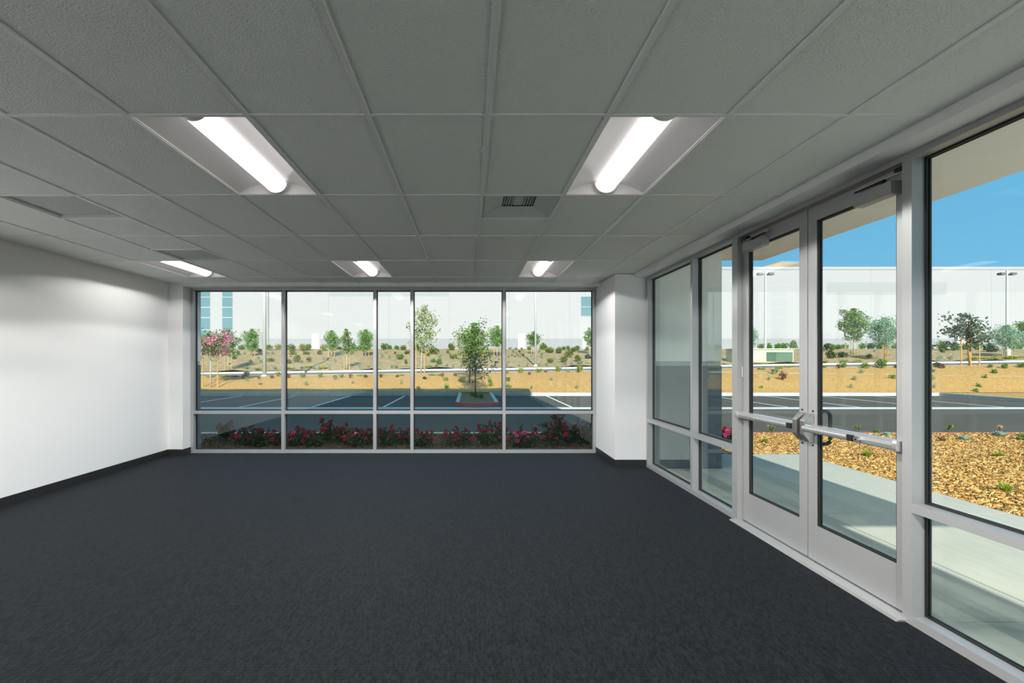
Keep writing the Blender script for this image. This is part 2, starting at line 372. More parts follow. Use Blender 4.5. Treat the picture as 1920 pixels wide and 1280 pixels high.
# lamp strengths balanced by hand, unseen rear rows boosted for fill: far row, nearer row, rows from the camera back
LEVEL = {-7: (0.19, 0.48, 0.35), -3: (0.80, 0.85, 1.7), 1: (0.36, 0.80, 1.5)}
lamp_set = {}
for n_, lv_ in LEVEL.items():
    for q_, v_ in enumerate(lv_):
        d_ = lamp_d.copy(); d_.energy = LAMP_W*v_; lamp_set[(n_, q_)] = d_
def make_light():
    t = empty('ceiling_light')
    W, L = TW/2-0.013, TL/2-0.013
    N = 14; prof = []
    for s in range(N+1):
        u = -1+2*s/N; prof.append((u*W, 0.085*(1-abs(u)**2.2)+0.004))
    vs, fs = [], []
    for (x, z) in prof: vs += [(x, -L, z), (x, L, z), (x, -L, z+0.004), (x, L, z+0.004)]
    for s in range(N):
        a = s*4; fs += [(a, a+1, a+5, a+4), (a+2, a+6, a+7, a+3)]
    mk('reflector', MB().add(vs, fs).mesh('reflector'), MAT['lampwhite'], t, smooth=True)
    for y in (-L, L-0.004):
        MB().prism([(-W, 0.0)] + prof + [(W, 0.0)], 'y', y, y+0.004).build('end_plate', MAT['lampwhite'], t)
    MB().box(-W, W, -L-0.001, -L+0.006, -0.001, 0.006).box(-W, W, L-0.006, L+0.001, -0.001, 0.006)\
        .box(-W-0.001, -W+0.005, -L, L, -0.001, 0.006).box(W-0.005, W+0.001, -L, L, -0.001, 0.006).build('rim', MAT['lampwhite'], t)
    R = 0.078; arc = [(R*math.cos(a), 0.072-R*0.92*math.sin(a)) for a in [math.pi*i/16 for i in range(17)]]
    d = MB().prism(arc, 'y', -L+0.045, L-0.045).build('diffuser', MAT['tube'], t)
    R2 = 0.083; arc2 = [(R2*math.cos(a), 0.072-R2*0.92*math.sin(a)) for a in [math.pi*i/16 for i in range(17)]]
    for y0, y1 in ((-L+0.004, -L+0.046), (L-0.046, L-0.004)):
        MB().prism(arc2, 'y', y0, y1).build('end_cap', MAT['lampwhite'], d)
    for ly in (-0.38, 0.0, 0.38):
        la = bpy.data.objects.new('lamp', lamp_d); COL.objects.link(la); la.parent = t; la.location = (0, ly, -0.028)
    return t
pos_word = {(-3, 0): 'nearer row, left of the visible pair', (1, 0): 'nearer row, right, close to the doors',
            (-7, 3): 'far row, leftmost near the left wall', (-3, 3): 'far row, middle of the three', (1, 3): 'far row, rightmost near the column',
            (-7, 0): 'nearer row, beside the left wall', (-7, -6): 'unseen row added behind the camera, left', (-3, -6): 'unseen row added behind the camera, middle', (1, -6): 'unseen row added behind the camera, right', (-7, -3): 'row above the camera, left', (-3, -3): 'row above the camera, middle', (1, -3): 'row above the camera, right'}
proto = None
for (n, k) in sorted(LIGHTS):
    if proto is None: proto = o = make_light()
    else: o = clone(proto)
    o.location = ((0.15+n+0.5)*TW, 2.535+TL*(k+0.5), CEIL+0.006)
    for ch in o.children:
        if ch.type == 'LIGHT': ch.data = lamp_set[(n, {3: 0, 0: 1}.get(k, 2))]
    tag(o, 'lit recessed troffer light, ' + pos_word[(n, k)], 'light', 'recessed ceiling troffers')

# ------------------------------------------------------------------ air vents
def frame_ring(mb, x0, x1, y0, y1, w_, z0, z1):
    return mb.box(x0, x1, y0, y0+w_, z0, z1).box(x0, x1, y1-w_, y1, z0, z1).box(x0, x0+w_, y0+w_, y1-w_, z0, z1).box(x1-w_, x1, y0+w_, y1-w_, z0, z1)
def vent(n, y0, kind, label):
    h = TW/2-0.014
    t = empty('air_vent', ((0.15+n+0.5)*TW, y0+TW/2, CEIL+0.006))
    tag(t, label, 'vent', 'ceiling air vents')
    frame_ring(MB(), -h, h, -h, h, 0.018, 0, 0.006).build('frame', MAT['ventgrey'], t)
    if kind == 'core':
        c, H, e = 0.13, 0.05, h-0.018
        lo = [(-e, -e, 0.004), (e, -e, 0.004), (e, e, 0.004), (-e, e, 0.004)]; hi = [(-c, -c, H), (c, -c, H), (c, c, H), (-c, c, H)]
        MB().add(lo+hi, [(0, 1, 5, 4), (1, 2, 6, 5), (2, 3, 7, 6), (3, 0, 4, 7)]).build('hopper', MAT['ventgrey'], t)
        core = box('core', MAT['slot'], (-c, c, -c, c, H+0.012, H+0.016), t)
        for s in (-1, 1):
            for j in range(4):
                x = s*(0.050+0.022*j)
                MB().add([(x-0.002*s, -c, H), (x+0.006*s, -c, H+0.012), (x+0.006*s, c, H+0.012), (x-0.002*s, c, H),
                          (x+0.001*s, -c, H), (x+0.009*s, -c, H+0.012), (x+0.009*s, c, H+0.012), (x+0.001*s, c, H)],
                         [(0, 1, 2, 3), (4, 7, 6, 5), (0, 3, 7, 4), (1, 5, 6, 2)]).build('slat', MAT['ventgrey'], core)
        for j in range(5):
            y = -0.10+0.05*j
            box('slat', MAT['ventgrey'], (-0.036, 0.036, y-0.003, y+0.004, H, H+0.012), core)
    else:
        box('perforated_panel', MAT['ventdark'], (-h+0.018, h-0.018, -h+0.018, h-0.018, 0.018, 0.022), t)
        frame_ring(MB(), -h+0.018, h-0.018, -h+0.018, h-0.018, 0.004, 0.004, 0.018).build('collar', MAT['ventgrey'], t)
vent(0, 2.535+TL, 'core', 'grey square supply diffuser with slotted core beside the right troffer')
vent(-6, 2.535+TL, 'panel', 'dark perforated return panel in the ceiling at left')
vent(-6, 2.535+TL*2.5, 'panel', 'small dark return panel just before the far left troffer')

# ================================================================== GLAZED WALLS
HEAD, TR0, TR1, SILL = 2.657, 0.640, 0.690, 0.050
FD = 0.115
def pane(parent, axis, u0, u1, z0, z1, depth):
    """glass pane with black gasket; axis 'y' = wall facing Y (u is X, depth is Y), 'x' = wall facing X"""
    g = 0.011
    def B(a0, a1, d0, d1, c0, c1): return (a0, a1, d0, d1, c0, c1) if axis == 'y' else (d0, d1, a0, a1, c0, c1)
    p = box('glass_pane', MAT['glass'], B(u0+0.002, u1-0.002, depth-0.004, depth+0.004, z0+0.002, z1-0.002), parent)
    m = MB()
    for q in ((u0, u1, z0, z0+g), (u0, u1, z1-g, z1), (u0, u0+g, z0+g, z1-g), (u1-g, u1, z0+g, z1-g)):
        m.box(*B(q[0], q[1], depth-0.015, depth-0.0045, q[2], q[3]))
        m.box(*B(q[0], q[1], depth+0.0045, depth+0.015, q[2], q[3]))
    m.build('gasket', MAT['gasket'], p)
    return p

# back window
w1 = empty('window_1'); struct(w1, 'wide aluminium framed back window with five bays looking onto the car park', 'window')
GY = YB+0.088
mx = [(-4.566, -4.516), (-3.080, -3.030), (-1.580, -1.530), (-0.972, -0.922), (0.534, 0.584), (2.015, 2.065)]
for (a, b) in mx: box('mullion', MAT['alum'], (a, b, YB, YB+FD, 0, 2.74), w1)
for i in range(5):
    a, b = mx[i][1], mx[i+1][0]
    box('head', MAT['alum'], (a, b, YB, YB+FD, HEAD, 2.74), w1)
    box('sill', MAT['alum'], (a, b, YB, YB+FD, 0, SILL), w1)
    box('transom_bar', MAT['alum'], (a, b, YB, YB+FD, TR0, TR1), w1)
    pane(w1, 'y', a, b, TR1, HEAD, GY)
    pane(w1, 'y', a, b, SILL, TR0, GY)

# storefront
GX = XR+0.088
def sidelight(name, label, mull, base=None):
    t = empty(name); struct(t, label, 'window')
    y0, y1 = mull[0][0], mull[-1][1]
    for (a, b) in mull: box('mullion', MAT['alum'], (XR, XR+FD, a, b, 0, 2.74), t)
    for i in range(len(mull)-1):
        a, b = mull[i][1], mull[i+1][0]
        box('head', MAT['alum'], (XR, XR+FD, a, b, HEAD, 2.74), t)
        box('sill', MAT['alum'], (XR, XR+FD, a, b, 0, SILL), t)
        box('transom_bar', MAT['alum'], (XR, XR+FD, a, b, TR0, TR1), t)
        pane(t, 'x', a, b, TR1, HEAD, GX); pane(t, 'x', a, b, SILL, TR0, GX)
    return t
sidelight('window_2', 'two bay aluminium sidelight between the white column and the double doors', [(4.70, 4.795), (5.652, 5.703), (7.078, 7.128)])
sidelight('window_3', 'tall aluminium sidelight nearest the camera on the right', [(1.36-1.46*i, 1.41-1.46*i) for i in range(6, -1, -1)] + [(2.845, 2.908)])  # bays behind the camera added to let in more daylight
dh = box('trim_3', MAT['alum'], (XR, XR+FD, 2.908, 4.70, HEAD, 2.74)); struct(dh, 'aluminium head frame over the double doors', 'trim')
th = MB().prism([(2.455, 0.0), (2.475, 0.010), (2.545, 0.013), (2.62, 0.013), (2.62, -0.01), (2.455, -0.01)], 'y', 2.885, 4.745).build('trim_4', MAT['alum2'])
struct(th, 'sloped aluminium threshold under the double doors', 'threshold')

DX0, DX1 = 2.560, 2.605
DTOP, DBOT, GT, GB, ST = 2.648, 0.020, 2.540, 0.285, 0.095
def door(name, label, ya, yb, hinge_far):
    """leaf spanning ya..yb; hinge_far: hinges at yb"""
    d = empty(name); struct(d, label, 'door')
    box('stile', MAT['alum'], (DX0, DX1, ya+0.003, ya+ST, DBOT, DTOP), d, bevel=0.0015)
    box('stile', MAT['alum'], (DX0, DX1, yb-ST, yb-0.003, DBOT, DTOP), d, bevel=0.0015)
    box('top_rail', MAT['alum'], (DX0, DX1, ya+ST, yb-ST, GT, DTOP), d)
    box('bottom_rail', MAT['alum'], (DX0, DX1, ya+ST, yb-ST, DBOT, GB), d)
    pane(d, 'x', ya+ST, yb-ST, GB, GT, (DX0+DX1)/2)
    box('sweep', MAT['gasket'], (DX0+0.010, DX1-0.010, ya+0.004, yb-0.004, 0.0132, DBOT), d)
    s = 1 if hinge_far else -1          # direction from latch to hinge
    lat = ya if hinge_far else yb
    def Y(u): return lat + s*u           # u = distance from latch edge
    def rng(u0, u1): return tuple(sorted((Y(u0), Y(u1))))
    L = yb-ya
    # exit bar
    bar = MB().prism([(2.500, 0.975), (2.492, 0.983), (2.490, 1.003), (2.492, 1.024), (2.500, 1.032), (2.5595, 1.032), (2.5595, 0.975)], 'y', *rng(0.055, L-0.035)).build('exit_bar', MAT['alum2'], d)
    pad = (0.060, 0.50) if not hinge_far else (0.125, 0.575)
    MB().prism([(2.478, 0.982), (2.472, 0.990), (2.470, 1.004), (2.472, 1.016), (2.4915, 1.022), (2.4915, 0.978)], 'y', *rng(*pad)).build('push_pad', MAT['alum2'], bar, bevel=0.001)
    gap = (0.50, 0.545) if not hinge_far else (0.075, 0.125)
    box('pad_end', MAT['hardware'], (2.476, 2.4915, *rng(*gap), 0.981, 1.021), bar)
    if not hinge_far:
        MB().tube([(2.468, Y(0.585), 1.000), (2.4915, Y(0.585), 1.000)], 0.019, 18).build('dogging_cylinder', MAT['chrome'], bar)
        MB().tube([(2.466, Y(0.585), 1.000), (2.4685, Y(0.585), 1.000)], 0.006, 10).build('keyhole', MAT['hardware'], bar)
    MB().prism([(2.487, 0.974), (2.482, 0.990), (2.482, 1.018), (2.487, 1.034), (2.5595, 1.034), (2.5595, 0.974)], 'y', *rng(L-0.035, L-0.008)).build('end_cap', MAT['alum2'], bar)
    # latch case: tapered
    y0, y1 = rng(0.012, 0.072); yi0, yi1 = y0+0.006, y1-0.006
    vs = [(2.5595, y0, 0.895), (2.5595, y1, 0.895), (2.5595, y1, 1.110), (2.5595, y0, 1.110),
          (2.528, yi0, 0.898), (2.528, yi1, 0.898), (2.486, yi1, 0.950), (2.486, yi0, 0.950),
          (2.486, yi0, 1.056), (2.486, yi1, 1.056), (2.528, yi1, 1.107), (2.528, yi0, 1.107)]
    fs = [(0, 1, 5, 4), (4, 5, 6, 7), (7, 6, 9, 8), (8, 9, 10, 11), (11, 10, 2, 3), (0, 4, 7, 8, 11, 3), (1, 2, 10, 9, 6, 5), (0, 3, 2, 1)]
    lc = MB().add(vs, fs).build('latch_case', MAT['chrome'], d, bevel=0.002)
    for z in (1.128, 0.874):
        yy = Y(0.058)
        MB().tube([(2.5555, yy, z), (DX0-0.0002, yy, z)], 0.0075, 12).build('screw', MAT['hardware'], d)
    # pull handle outside
    gxx, yp = DX1+0.088, Y(0.050)
    pts = [(DX1, yp, 1.125), (gxx-0.035, yp, 1.125)]
    pts += [(gxx-0.035+0.035*math.sin(a), yp, 1.090+0.035*math.cos(a)) for a in (0.4, 0.8, 1.2, 1.57)]
    pts += [(gxx-0.035+0.035*math.cos(a), yp, 0.915-0.035*math.sin(a)) for a in (0.0, 0.4, 0.8, 1.2)]
    pts += [(gxx-0.035, yp, 0.880), (DX1, yp, 0.880)]
    MB().tube(pts, 0.0135, 10).build('pull_handle', MAT['pull'], d, smooth=True)
    # closer near the hinge
    c0, c1 = rng(L-0.345, L-0.055) if not hinge_far else rng(L-0.418, L-0.128)
    cb = box('closer_body', MAT['closer'], (2.490, 2.5595, c0, c1, 2.494, 2.572), d, bevel=0.004)
    cm = (c0+c1)/2 + s*0.045
    MB().tube([(2.525, cm, 2.5725), (2.525, cm, 2.598)], 0.014, 12).build('spindle', MAT['hardware'], cb)
    MB().prism([(2.517, cm+s*0.02), (2.533, cm+s*0.02), (2.528, cm-s*0.22), (2.514, cm-s*0.22)], 'z', 2.598, 2.606).build('main_arm', MAT['hardware'], cb)
    MB().prism([(2.516, cm-s*0.23), (2.526, cm-s*0.23), (2.546, cm+s*0.13), (2.534, cm+s*0.13)], 'z', 2.608, 2.615).build('forearm', MAT['alum2'], cb)
    MB().tube([(2.521, cm-s*0.215, 2.595), (2.521, cm-s*0.215, 2.622)], 0.009, 10).build('arm_pivot', MAT['chrome'], cb)
    MB().box(2.520, 2.5575, *sorted((cm+s*0.09, cm+s*0.17)), 2.617, 2.640).build('arm_bracket', MAT['hardware'], cb)
    # butt hinges / pivots
    for z in (0.20, 1.35, 2.50):
        yy = Y(L)
        MB().tube([(DX0-0.006, yy-s*0.004, z), (DX0-0.006, yy-s*0.004, z+0.10)], 0.006, 8).build('hinge', MAT['alum2'], d)
    return d
door('door_1', 'far aluminium glass door leaf with push bar, hinged beside the two bay sidelight', 3.797, 4.698, True)
door('door_2', 'near aluminium glass door leaf with push bar and keyed cylinder', 2.910, 3.793, False)

# ================================================================== THE BUILDING OUTSIDE THE ROOM
def banded(name, label, fp, z1=3.30):
    """exterior wall on several footprint boxes: slate base, reveal, light upper"""
    t = empty(name); struct(t, label, 'wall')
    for (x0, x1, y0, y1) in fp:
        box('base_panel', MAT['ext_dark'], (x0, x1, y0, y1, -0.30, 1.435), t)
        box('reveal_band', MAT['ext_mid'], (x0+0.012, x1-0.012, y0+0.012, y1-0.012, 1.435, 1.50), t)
        box('upper_panel', MAT['ext_light'], (x0, x1, y0, y1, 1.50, z1), t)
    return t
banded('wall_outer_right', 'exterior pier with slate lower half outside the storefront', [(2.514, 3.587, 7.130, 8.50), (2.065, 2.514, 8.302, 8.50)])
banded('wall_outer_left', 'exterior wall with slate lower half left of the back window', [(-9.5, -4.566, 8.302, 8.50)])
um = box('wall_outer_upper', MAT['ext_light'], (-32, 3.587, -25, 8.50, 3.30, 10.6)); struct(um, 'upper storeys of the office building above the room', 'wall')
wm = MB().box(-32, -4.97, -25, 8.30, -0.3, 3.295).box(-4.96, 3.587, -25, -8.68, -0.3, 3.295).box(2.66, 3.587, -8.675, -7.42, -0.3, 3.10).build('wall_outer_rear', MAT['ext_light'])
struct(wm, 'rest of the office building to the side and behind the camera', 'wall')
sp = MB().box(-4.566, 2.065, 8.302, 8.50, 2.68, 3.295).box(2.626, 2.66, -7.4, 7.128, 2.68, 3.295).build('wall_outer_spandrel', MAT['ext_light'])
struct(sp, 'exterior spandrel above the back window and the storefront', 'wall')
cn = box('canopy', MAT['soffit'], (2.665, 4.70, -0.67, 8.05, 3.12, 3.295)); struct(cn, 'pale plaster entrance canopy over the walkway outside the doors', 'canopy')

# ================================================================== GROUND
def grid_surface(name, mat, xs, ys, zf, parent=None):
    V = [(x, y, zf(x, y)) for y in ys for x in xs]; n = len(xs)
    F = [(j*n+i, j*n+i+1, (j+1)*n+i+1, (j+1)*n+i) for j in range(len(ys)-1) for i in range(n-1)]
    o = mk(name, np_mesh(name, V, F), mat, parent, smooth=True); return o
def lin(a, b, n): return [a+(b-a)*i/n for i in range(n+1)]

walk = empty('walkway'); struct(walk, 'pale concrete walkway outside the glass doors, half in shade', 'walkway')
ysp = [0.85-2.1*i for i in range(12, 0, -1)] + [0.85, 2.92, 5.0, 7.1]
xcuts = [2.63, 3.50, 5.40]
for i in range(2):
    for j in range(len(ysp)-1):
        x0, x1 = xcuts[i], xcuts[i+1]
        if i == 0 and ysp[j+1] <= -7.4: continue
        y0 = max(ysp[j], -7.4) if i == 0 else ysp[j]
        box('concrete_slab', MAT['concrete'], (x0+0.004, x1-0.004, y0+0.004, ysp[j+1]-0.004, -0.20, -0.02), walk)
box('concrete_slab', MAT['concrete'], (3.595, 5.396, 7.104, 8.20, -0.20, -0.02), walk)
for i in range(6):  # out-of-view plaza added as a sunlight reflector
    for j in range(13):
        box('bounce_paver', MAT['added_paver'], (5.404+2.1*i, 5.396+2.1*(i+1), 4.45-2.1*(j+1)+0.004, 4.45-2.1*j-0.004, -0.20, -0.02), walk)
box('joint_filler', MAT['asphalt'], (2.63, 5.40, -7.4, 8.19, -0.22, -0.032), walk)

rb = box('rose_bed', MAT['bed_shaded'], (-30, 3.60, 8.505, 11.05, -0.5, -0.10)); struct(rb, 'soil bed darkened for shade under the rose bushes outside the back window', 'planting bed')
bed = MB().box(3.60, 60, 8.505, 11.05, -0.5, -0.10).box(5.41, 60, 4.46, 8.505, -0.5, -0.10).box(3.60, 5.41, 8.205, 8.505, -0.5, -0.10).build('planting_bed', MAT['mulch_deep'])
struct(bed, 'mulched planting bed along the building outside the windows', 'planting bed')
k1 = box('kerb', MAT['kerb'], (-30, 2.4, 11.05, 11.20, -0.5, -0.085)); struct(k1, 'grey concrete kerb behind the rose bed', 'kerb')
k2 = box('kerb', MAT['redkerb'], (2.4, 60, 11.05, 11.20, -0.5, -0.085)); struct(k2, 'red painted kerb beyond the sunny mulch bed', 'kerb')

lot = box('car_park', MAT['asphalt'], (-45, 75, 11.20, 25.35, -0.5, -0.25)); struct(lot, 'dark asphalt car park between the rose bed and mulch slope', 'car park')
box('concrete_gutter', MAT['kerb'], (-45, 75, 18.30, 19.05, -0.30, -0.244), lot)
for X in [-3.29-2.743*i for i in range(9)] + [3.87+2.743*i for i in range(7)]:
    box('stall_stripe', MAT['stripe'], (X-0.05, X+0.05, 19.1, 25.25, -0.26, -0.245), lot)
k3 = MB().box(-45, -0.56, 25.30, 25.45, -0.5, -0.09).box(1.13, 23.85, 25.30, 25.45, -0.5, -0.09).box(23.70, 23.85, 18.9, 25.30, -0.5, -0.09).box(23.70, 75, 18.75, 18.9, -0.5, -0.09).build('kerb', MAT['kerb'])
struct(k3, 'pale concrete kerb along the far side of the parking stalls', 'kerb')

isl = empty('parking_island'); struct(isl, 'planted parking island with a red nosed kerb at its front', 'island')
box('kerb_side', MAT['kerb'], (-0.56, -0.41, 19.62, 25.45, -0.5, -0.09), isl)
box('kerb_side', MAT['kerb'], (0.98, 1.13, 19.62, 25.45, -0.5, -0.09), isl)
arc_o = [(-0.56+1.69*i/14, 19.62-0.70*math.sin(math.pi*i/14)**0.55) for i in range(15)]
arc_i = [(-0.41+1.39*i/14, 19.62-0.55*math.sin(math.pi*i/14)**0.55) for i in range(15)]
MB().prism(arc_o + arc_i[::-1], 'z', -0.5, -0.09).build('kerb_nose', MAT['redkerb'], isl)
MB().prism(arc_i + [(0.98, 25.45), (-0.41, 25.45)], 'z', -0.5, -0.115).build('island_soil', MAT['isl_soil'], isl)

rnd = random.Random(3)
def rough_ground(x, y):
    return ground_z(x, y) + 0.035*math.sin(x*1.7+y*0.9)*math.sin(y*1.3-x*0.6)
ms = grid_surface('mulch_slope', MAT['mulch'], lin(-45, 75, 160), lin(25.45, 31.0, 16), lambda x, y: rough_ground(x, y) if 25.6 < y < 30.9 else ground_z(x, y))
struct(ms, 'sunlit orange bark mulch slope between car park and street', 'slope')
mi = box('mulch_corner', MAT['mulch'], (23.85, 75, 18.9, 25.45, -0.5, -0.10)); struct(mi, 'mulched corner bed at the right end of the stalls', 'planting bed')
st = grid_surface('street', MAT['street'], lin(-45, 75, 60), [31.12, 39.0], lambda x, y: street_z(x)); struct(st, 'grey street running past the slope', 'street')
def kerb_line(name, label, y0, y1, z0, z1):
    m = MB()
    for a, b in zip(lin(-45, 75, 30)[:-1], lin(-45, 75, 30)[1:]):
        za, zb = street_z(a), street_z(b)
        m.add([(a, y0, za+z0), (b, y0, zb+z0), (b, y1, zb+z0), (a, y1, za+z0), (a, y0, za+z1), (b, y0, zb+z1), (b, y1, zb+z1), (a, y1, za+z1)],
              [(3, 2, 1, 0), (4, 5, 6, 7), (0, 1, 5, 4), (1, 2, 6, 5), (2, 3, 7, 6), (3, 0, 4, 7)])
    o = m.build(name, MAT['kerb']); struct(o, label, 'kerb')
kerb_line('kerb', 'low kerb where the mulch slope meets the street', 31.0, 31.12, -0.6, 0.01)
kerb_line('kerb', 'bright concrete kerb and gutter on the far side of the street', 39.0, 39.45, -0.6, 0.13)
bm_ = grid_surface('berm', MAT['soil'], lin(-75, 110, 220), lin(39.42, 57, 40) + [60, 62.5],
                   lambda x, y: ground_z(x, y) + (0.10*math.sin(x*0.8+y*0.5)*math.sin(y*0.9-x*0.35) + 0.05*math.sin(2.3*x-1.1*y) if y < 56.5 else 0))
struct(bm_, 'dry tan earth slope in front of the white warehouse', 'slope')
gb = MB().box(-400, 700, 62.4, 900, -1, 2.85).box(-400, 700, -300, 62.4, -2, -0.62).build('ground', MAT['soil']); struct(gb, 'open ground beyond the warehouse', 'ground')

# hill far behind
hv, hf = [], []
NA, NR = 48, 14; hc = (249.0, 400.0)
for r in range(NR+1):
    for a in range(NA):
        th_ = 2*math.pi*a/NA; rr = 230*r/NR
        z = 81.5*(1-(r/NR))**1.0 + (3*math.sin(3*th_)+2*math.sin(7*th_+1))*min(1, r/3)*(1-r/NR)
        hv.append((hc[0]+rr*math.cos(th_), hc[1]+rr*math.sin(th_), z))
for r in range(NR):
    for a in range(NA): hf.append((r*NA+a, r*NA+(a+1) % NA, (r+1)*NA+(a+1) % NA, (r+1)*NA+a))
hl = mk('hill', np_mesh('hill', hv, hf), MAT['hill'], smooth=True); tag(hl, 'dry brown hilltop rising behind the warehouse roof', 'hill')

# ================================================================== WAREHOUSE
WY = 62.0
wh = empty('warehouse', (0, WY, 2.9)); tag(wh, 'long white tilt-up warehouse with a grey base beyond the slope', 'building')
def wpx(x): return (x-VX)/FPX*WY
def wz(y): return CAMZ-(y-VY)/FPX*WY - 2.9
RZ, PZ = wz(500), wz(634.5)
BAY = 7.46; bx0 = wpx(616)
openings = []
for i in range(-7, 13):
    a, b = bx0+BAY*i, bx0+BAY*(i+1)
    box('wall_panel', MAT['bwhite'], (a+0.006, b-0.006, 0, 0.3, PZ, RZ-0.35), wh)
    box('base_panel', MAT['bplinth'], (a+0.006, b-0.006, -0.01, 0.3, -0.1, PZ), wh)
    box('parapet_cap', MAT['bwhite'], (a, b, -0.05, 0.35, RZ-0.35, RZ), wh)
box('core_wall', MAT['bwhite'], (bx0-7*BAY, bx0+13*BAY, 0.1, 25, -0.1, RZ-0.4), wh)
for (xa, xb) in ((616, 729), (729.3, 841.5), (1550, 1662), (1663, 1775)):
    box('painted_band', MAT['bband'], (wpx(xa), wpx(xb), -0.012, 0.0, wz(552 if xa > 1000 else 555), wz(529)), wh)
for (xa, xb, ya, yb) in ((584.5, 599.5, 625, 656.5), (971, 985, 625, 655), (1091.5, 1106, 625, 655), (1792, 1807, 630, 656), (1405, 1418, 631, 655)):
    d = box('entry_door', MAT['bdoor'], (wpx(xa), wpx(xb), -0.05, -0.011, 0.0, wz(ya)), wh)
    box('door_knob', MAT['pole'], (wpx(xa)+0.06, wpx(xa)+0.16, -0.09, -0.05, 1.0, 1.1), d)
def wwin(xa, xb, splits):
    f = box('window_unit', MAT['bwhite'], (wpx(xa)-0.05, wpx(xb)+0.05, -0.03, -0.001, wz(splits[-1][1])-0.08, wz(splits[0][0])+0.08), wh)
    for (ya, yb) in splits:
        box('window_pane', MAT['bpane'], (wpx(xa), wpx(xb), -0.04, -0.03, wz(yb), wz(ya)), f)
tall = [(503, 515), (517, 535), (537, 556), (557.5, 575), (577, 594), (596, 617), (619, 655)]
wwin(366, 394, tall[2:]); wwin(417, 436, tall)
wwin(1089.5, 1108.5, [(556, 574.3), (575.6, 592)])
wwin(1112, 1131, [(556, 574.3), (575.6, 592)])
MB().tube([(wpx(503), -0.10, 0), (wpx(503), -0.10, RZ-0.5)], 0.07, 8).build('downspout', MAT['bband'], wh)
box('wall_box', MAT['bband'], (wpx(403.5), wpx(407), -0.2, -0.001, wz(625), wz(617)), wh)

# ================================================================== POLES AND CABINETS
def area_light(px, ytop, Y, label):
    b = at_depth(px, 0, Y); z0 = ground_z(b.x, Y); H = at_depth(px, ytop, Y).z - z0
    t = empty('car_park_light', (b.x, Y, z0)); tag(t, label, 'lamp post', 'twin head lamp posts before the warehouse')
    MB().tube([(0, 0, -0.2), (0, 0, 0.6)], 0.25, 12).build('footing', MAT['kerb'], t)
    MB().tube([(0, 0, 0.6), (0, 0, H)], [0.10, 0.075], 10).build('pole', MAT['pole'], t)
    for s in (-1, 1):
        a = MB().tube([(0, 0, H-0.25), (s*0.3, 0, H-0.25)], 0.03, 6).build('arm', MAT['pole'], t)
        box('lamp_head', MAT['lampgrey'], (*sorted((s*0.25, s*0.68)), -0.2, 0.2, H-0.40, H-0.20), a)
area_light(1435, 507, 44.0, 'twin head lamp post seen through the far door leaf')
area_light(1888, 507, 44.0, 'twin head lamp post at the right beyond the sidelight')

p = on_ground(496, 705.0, 26); p.y = 30.6; p.x = (496-VX)/FPX*p.y; p.z = ground_z(p.x, p.y)-0.05
t = empty('street_light', p); tag(t, 'thick pale street light pole with a small sign, left window bay', 'street light')
MB().tube([(0, 0, 0), (0, 0, 0.12)], 0.19, 12).build('base', MAT['kerb'], t)
MB().tube([(0, 0, 0.1), (0, 0, 9.2)], [0.115, 0.085], 12).build('pole', MAT['pole'], t, smooth=True)
a = MB().tube([(0, 0, 9.0), (0, 0.8, 9.35), (0, 2.0, 9.45)], [0.05, 0.045, 0.04], 8).build('arm', MAT['pole'], t)
box('lamp_head', MAT['lampgrey'], (-0.15, 0.15, 1.9, 2.5, 9.36, 9.5), a)
s = box('sign_panel', MAT['bband'], (-0.30, -0.13, -0.012, 0.012, 1.95, 2.75), t)
MB().box(-0.215, -0.20, -0.018, 0.018, 1.98, 2.72).build('sign_edge', MAT['lampgrey'], s)
MB().tube([(-0.14, 0, 2.1), (0, 0, 2.1)], 0.02, 6).build('clamp', MAT['pole'], t)
MB().tube([(-0.14, 0, 2.6), (0, 0, 2.6)], 0.02, 6).build('clamp', MAT['pole'], t)

Y = 40.1; X = (1004-VX)/FPX*Y
t = empty('street_light', (X, Y, ground_z(X, Y)-0.05)); tag(t, 'slim pale street light pole on the far kerb, last bay of the back window', 'street light')
MB().tube([(0, 0, 0), (0, 0, 0.15)], 0.16, 12).build('base', MAT['kerb'], t)
MB().tube([(0, 0, 0.1), (0, 0, 9.2)], [0.085, 0.065], 10).build('pole', MAT['pole'], t, smooth=True)
a = MB().tube([(0, 0, 9.0), (0, -0.8, 9.35), (0, -2.0, 9.45)], [0.05, 0.045, 0.04], 8).build('arm', MAT['pole'], t)
box('lamp_head', MAT['lampgrey'], (-0.15, 0.15, -2.5, -1.9, 9.36, 9.5), a)

Y = 40.6; x0 = (1380-VX)/FPX*Y; x1 = (1488-VX)/FPX*Y; zb = ground_z(x1, Y)-0.1; ztop = at_depth(0, 653, Y).z
t = empty('utility_cabinet', ((x0+x1)/2, Y, zb)); tag(t, 'long pale green utility cabinet with dark green doors beyond the street', 'utility cabinet')
hw, H = (x1-x0)/2, ztop-zb
box('housing', MAT['boxgreen'], (-hw, hw, 0, 1.6, 0, H-0.09), t)
box('lid', MAT['boxgreen'], (-hw-0.05, hw+0.05, -0.06, 1.66, H-0.09, H), t)
xa = (1437-VX)/FPX*Y-(x0+x1)/2; xm = (1455-VX)/FPX*Y-(x0+x1)/2; xb = (1486-VX)/FPX*Y-(x0+x1)/2
box('cabinet_door', MAT['boxdark'], (xa, xm, -0.03, -0.001, 0.12, H-0.30), t)
box('cabinet_door', MAT['boxmid'], (xm, xb, -0.03, -0.001, 0.12, H-0.30), t)

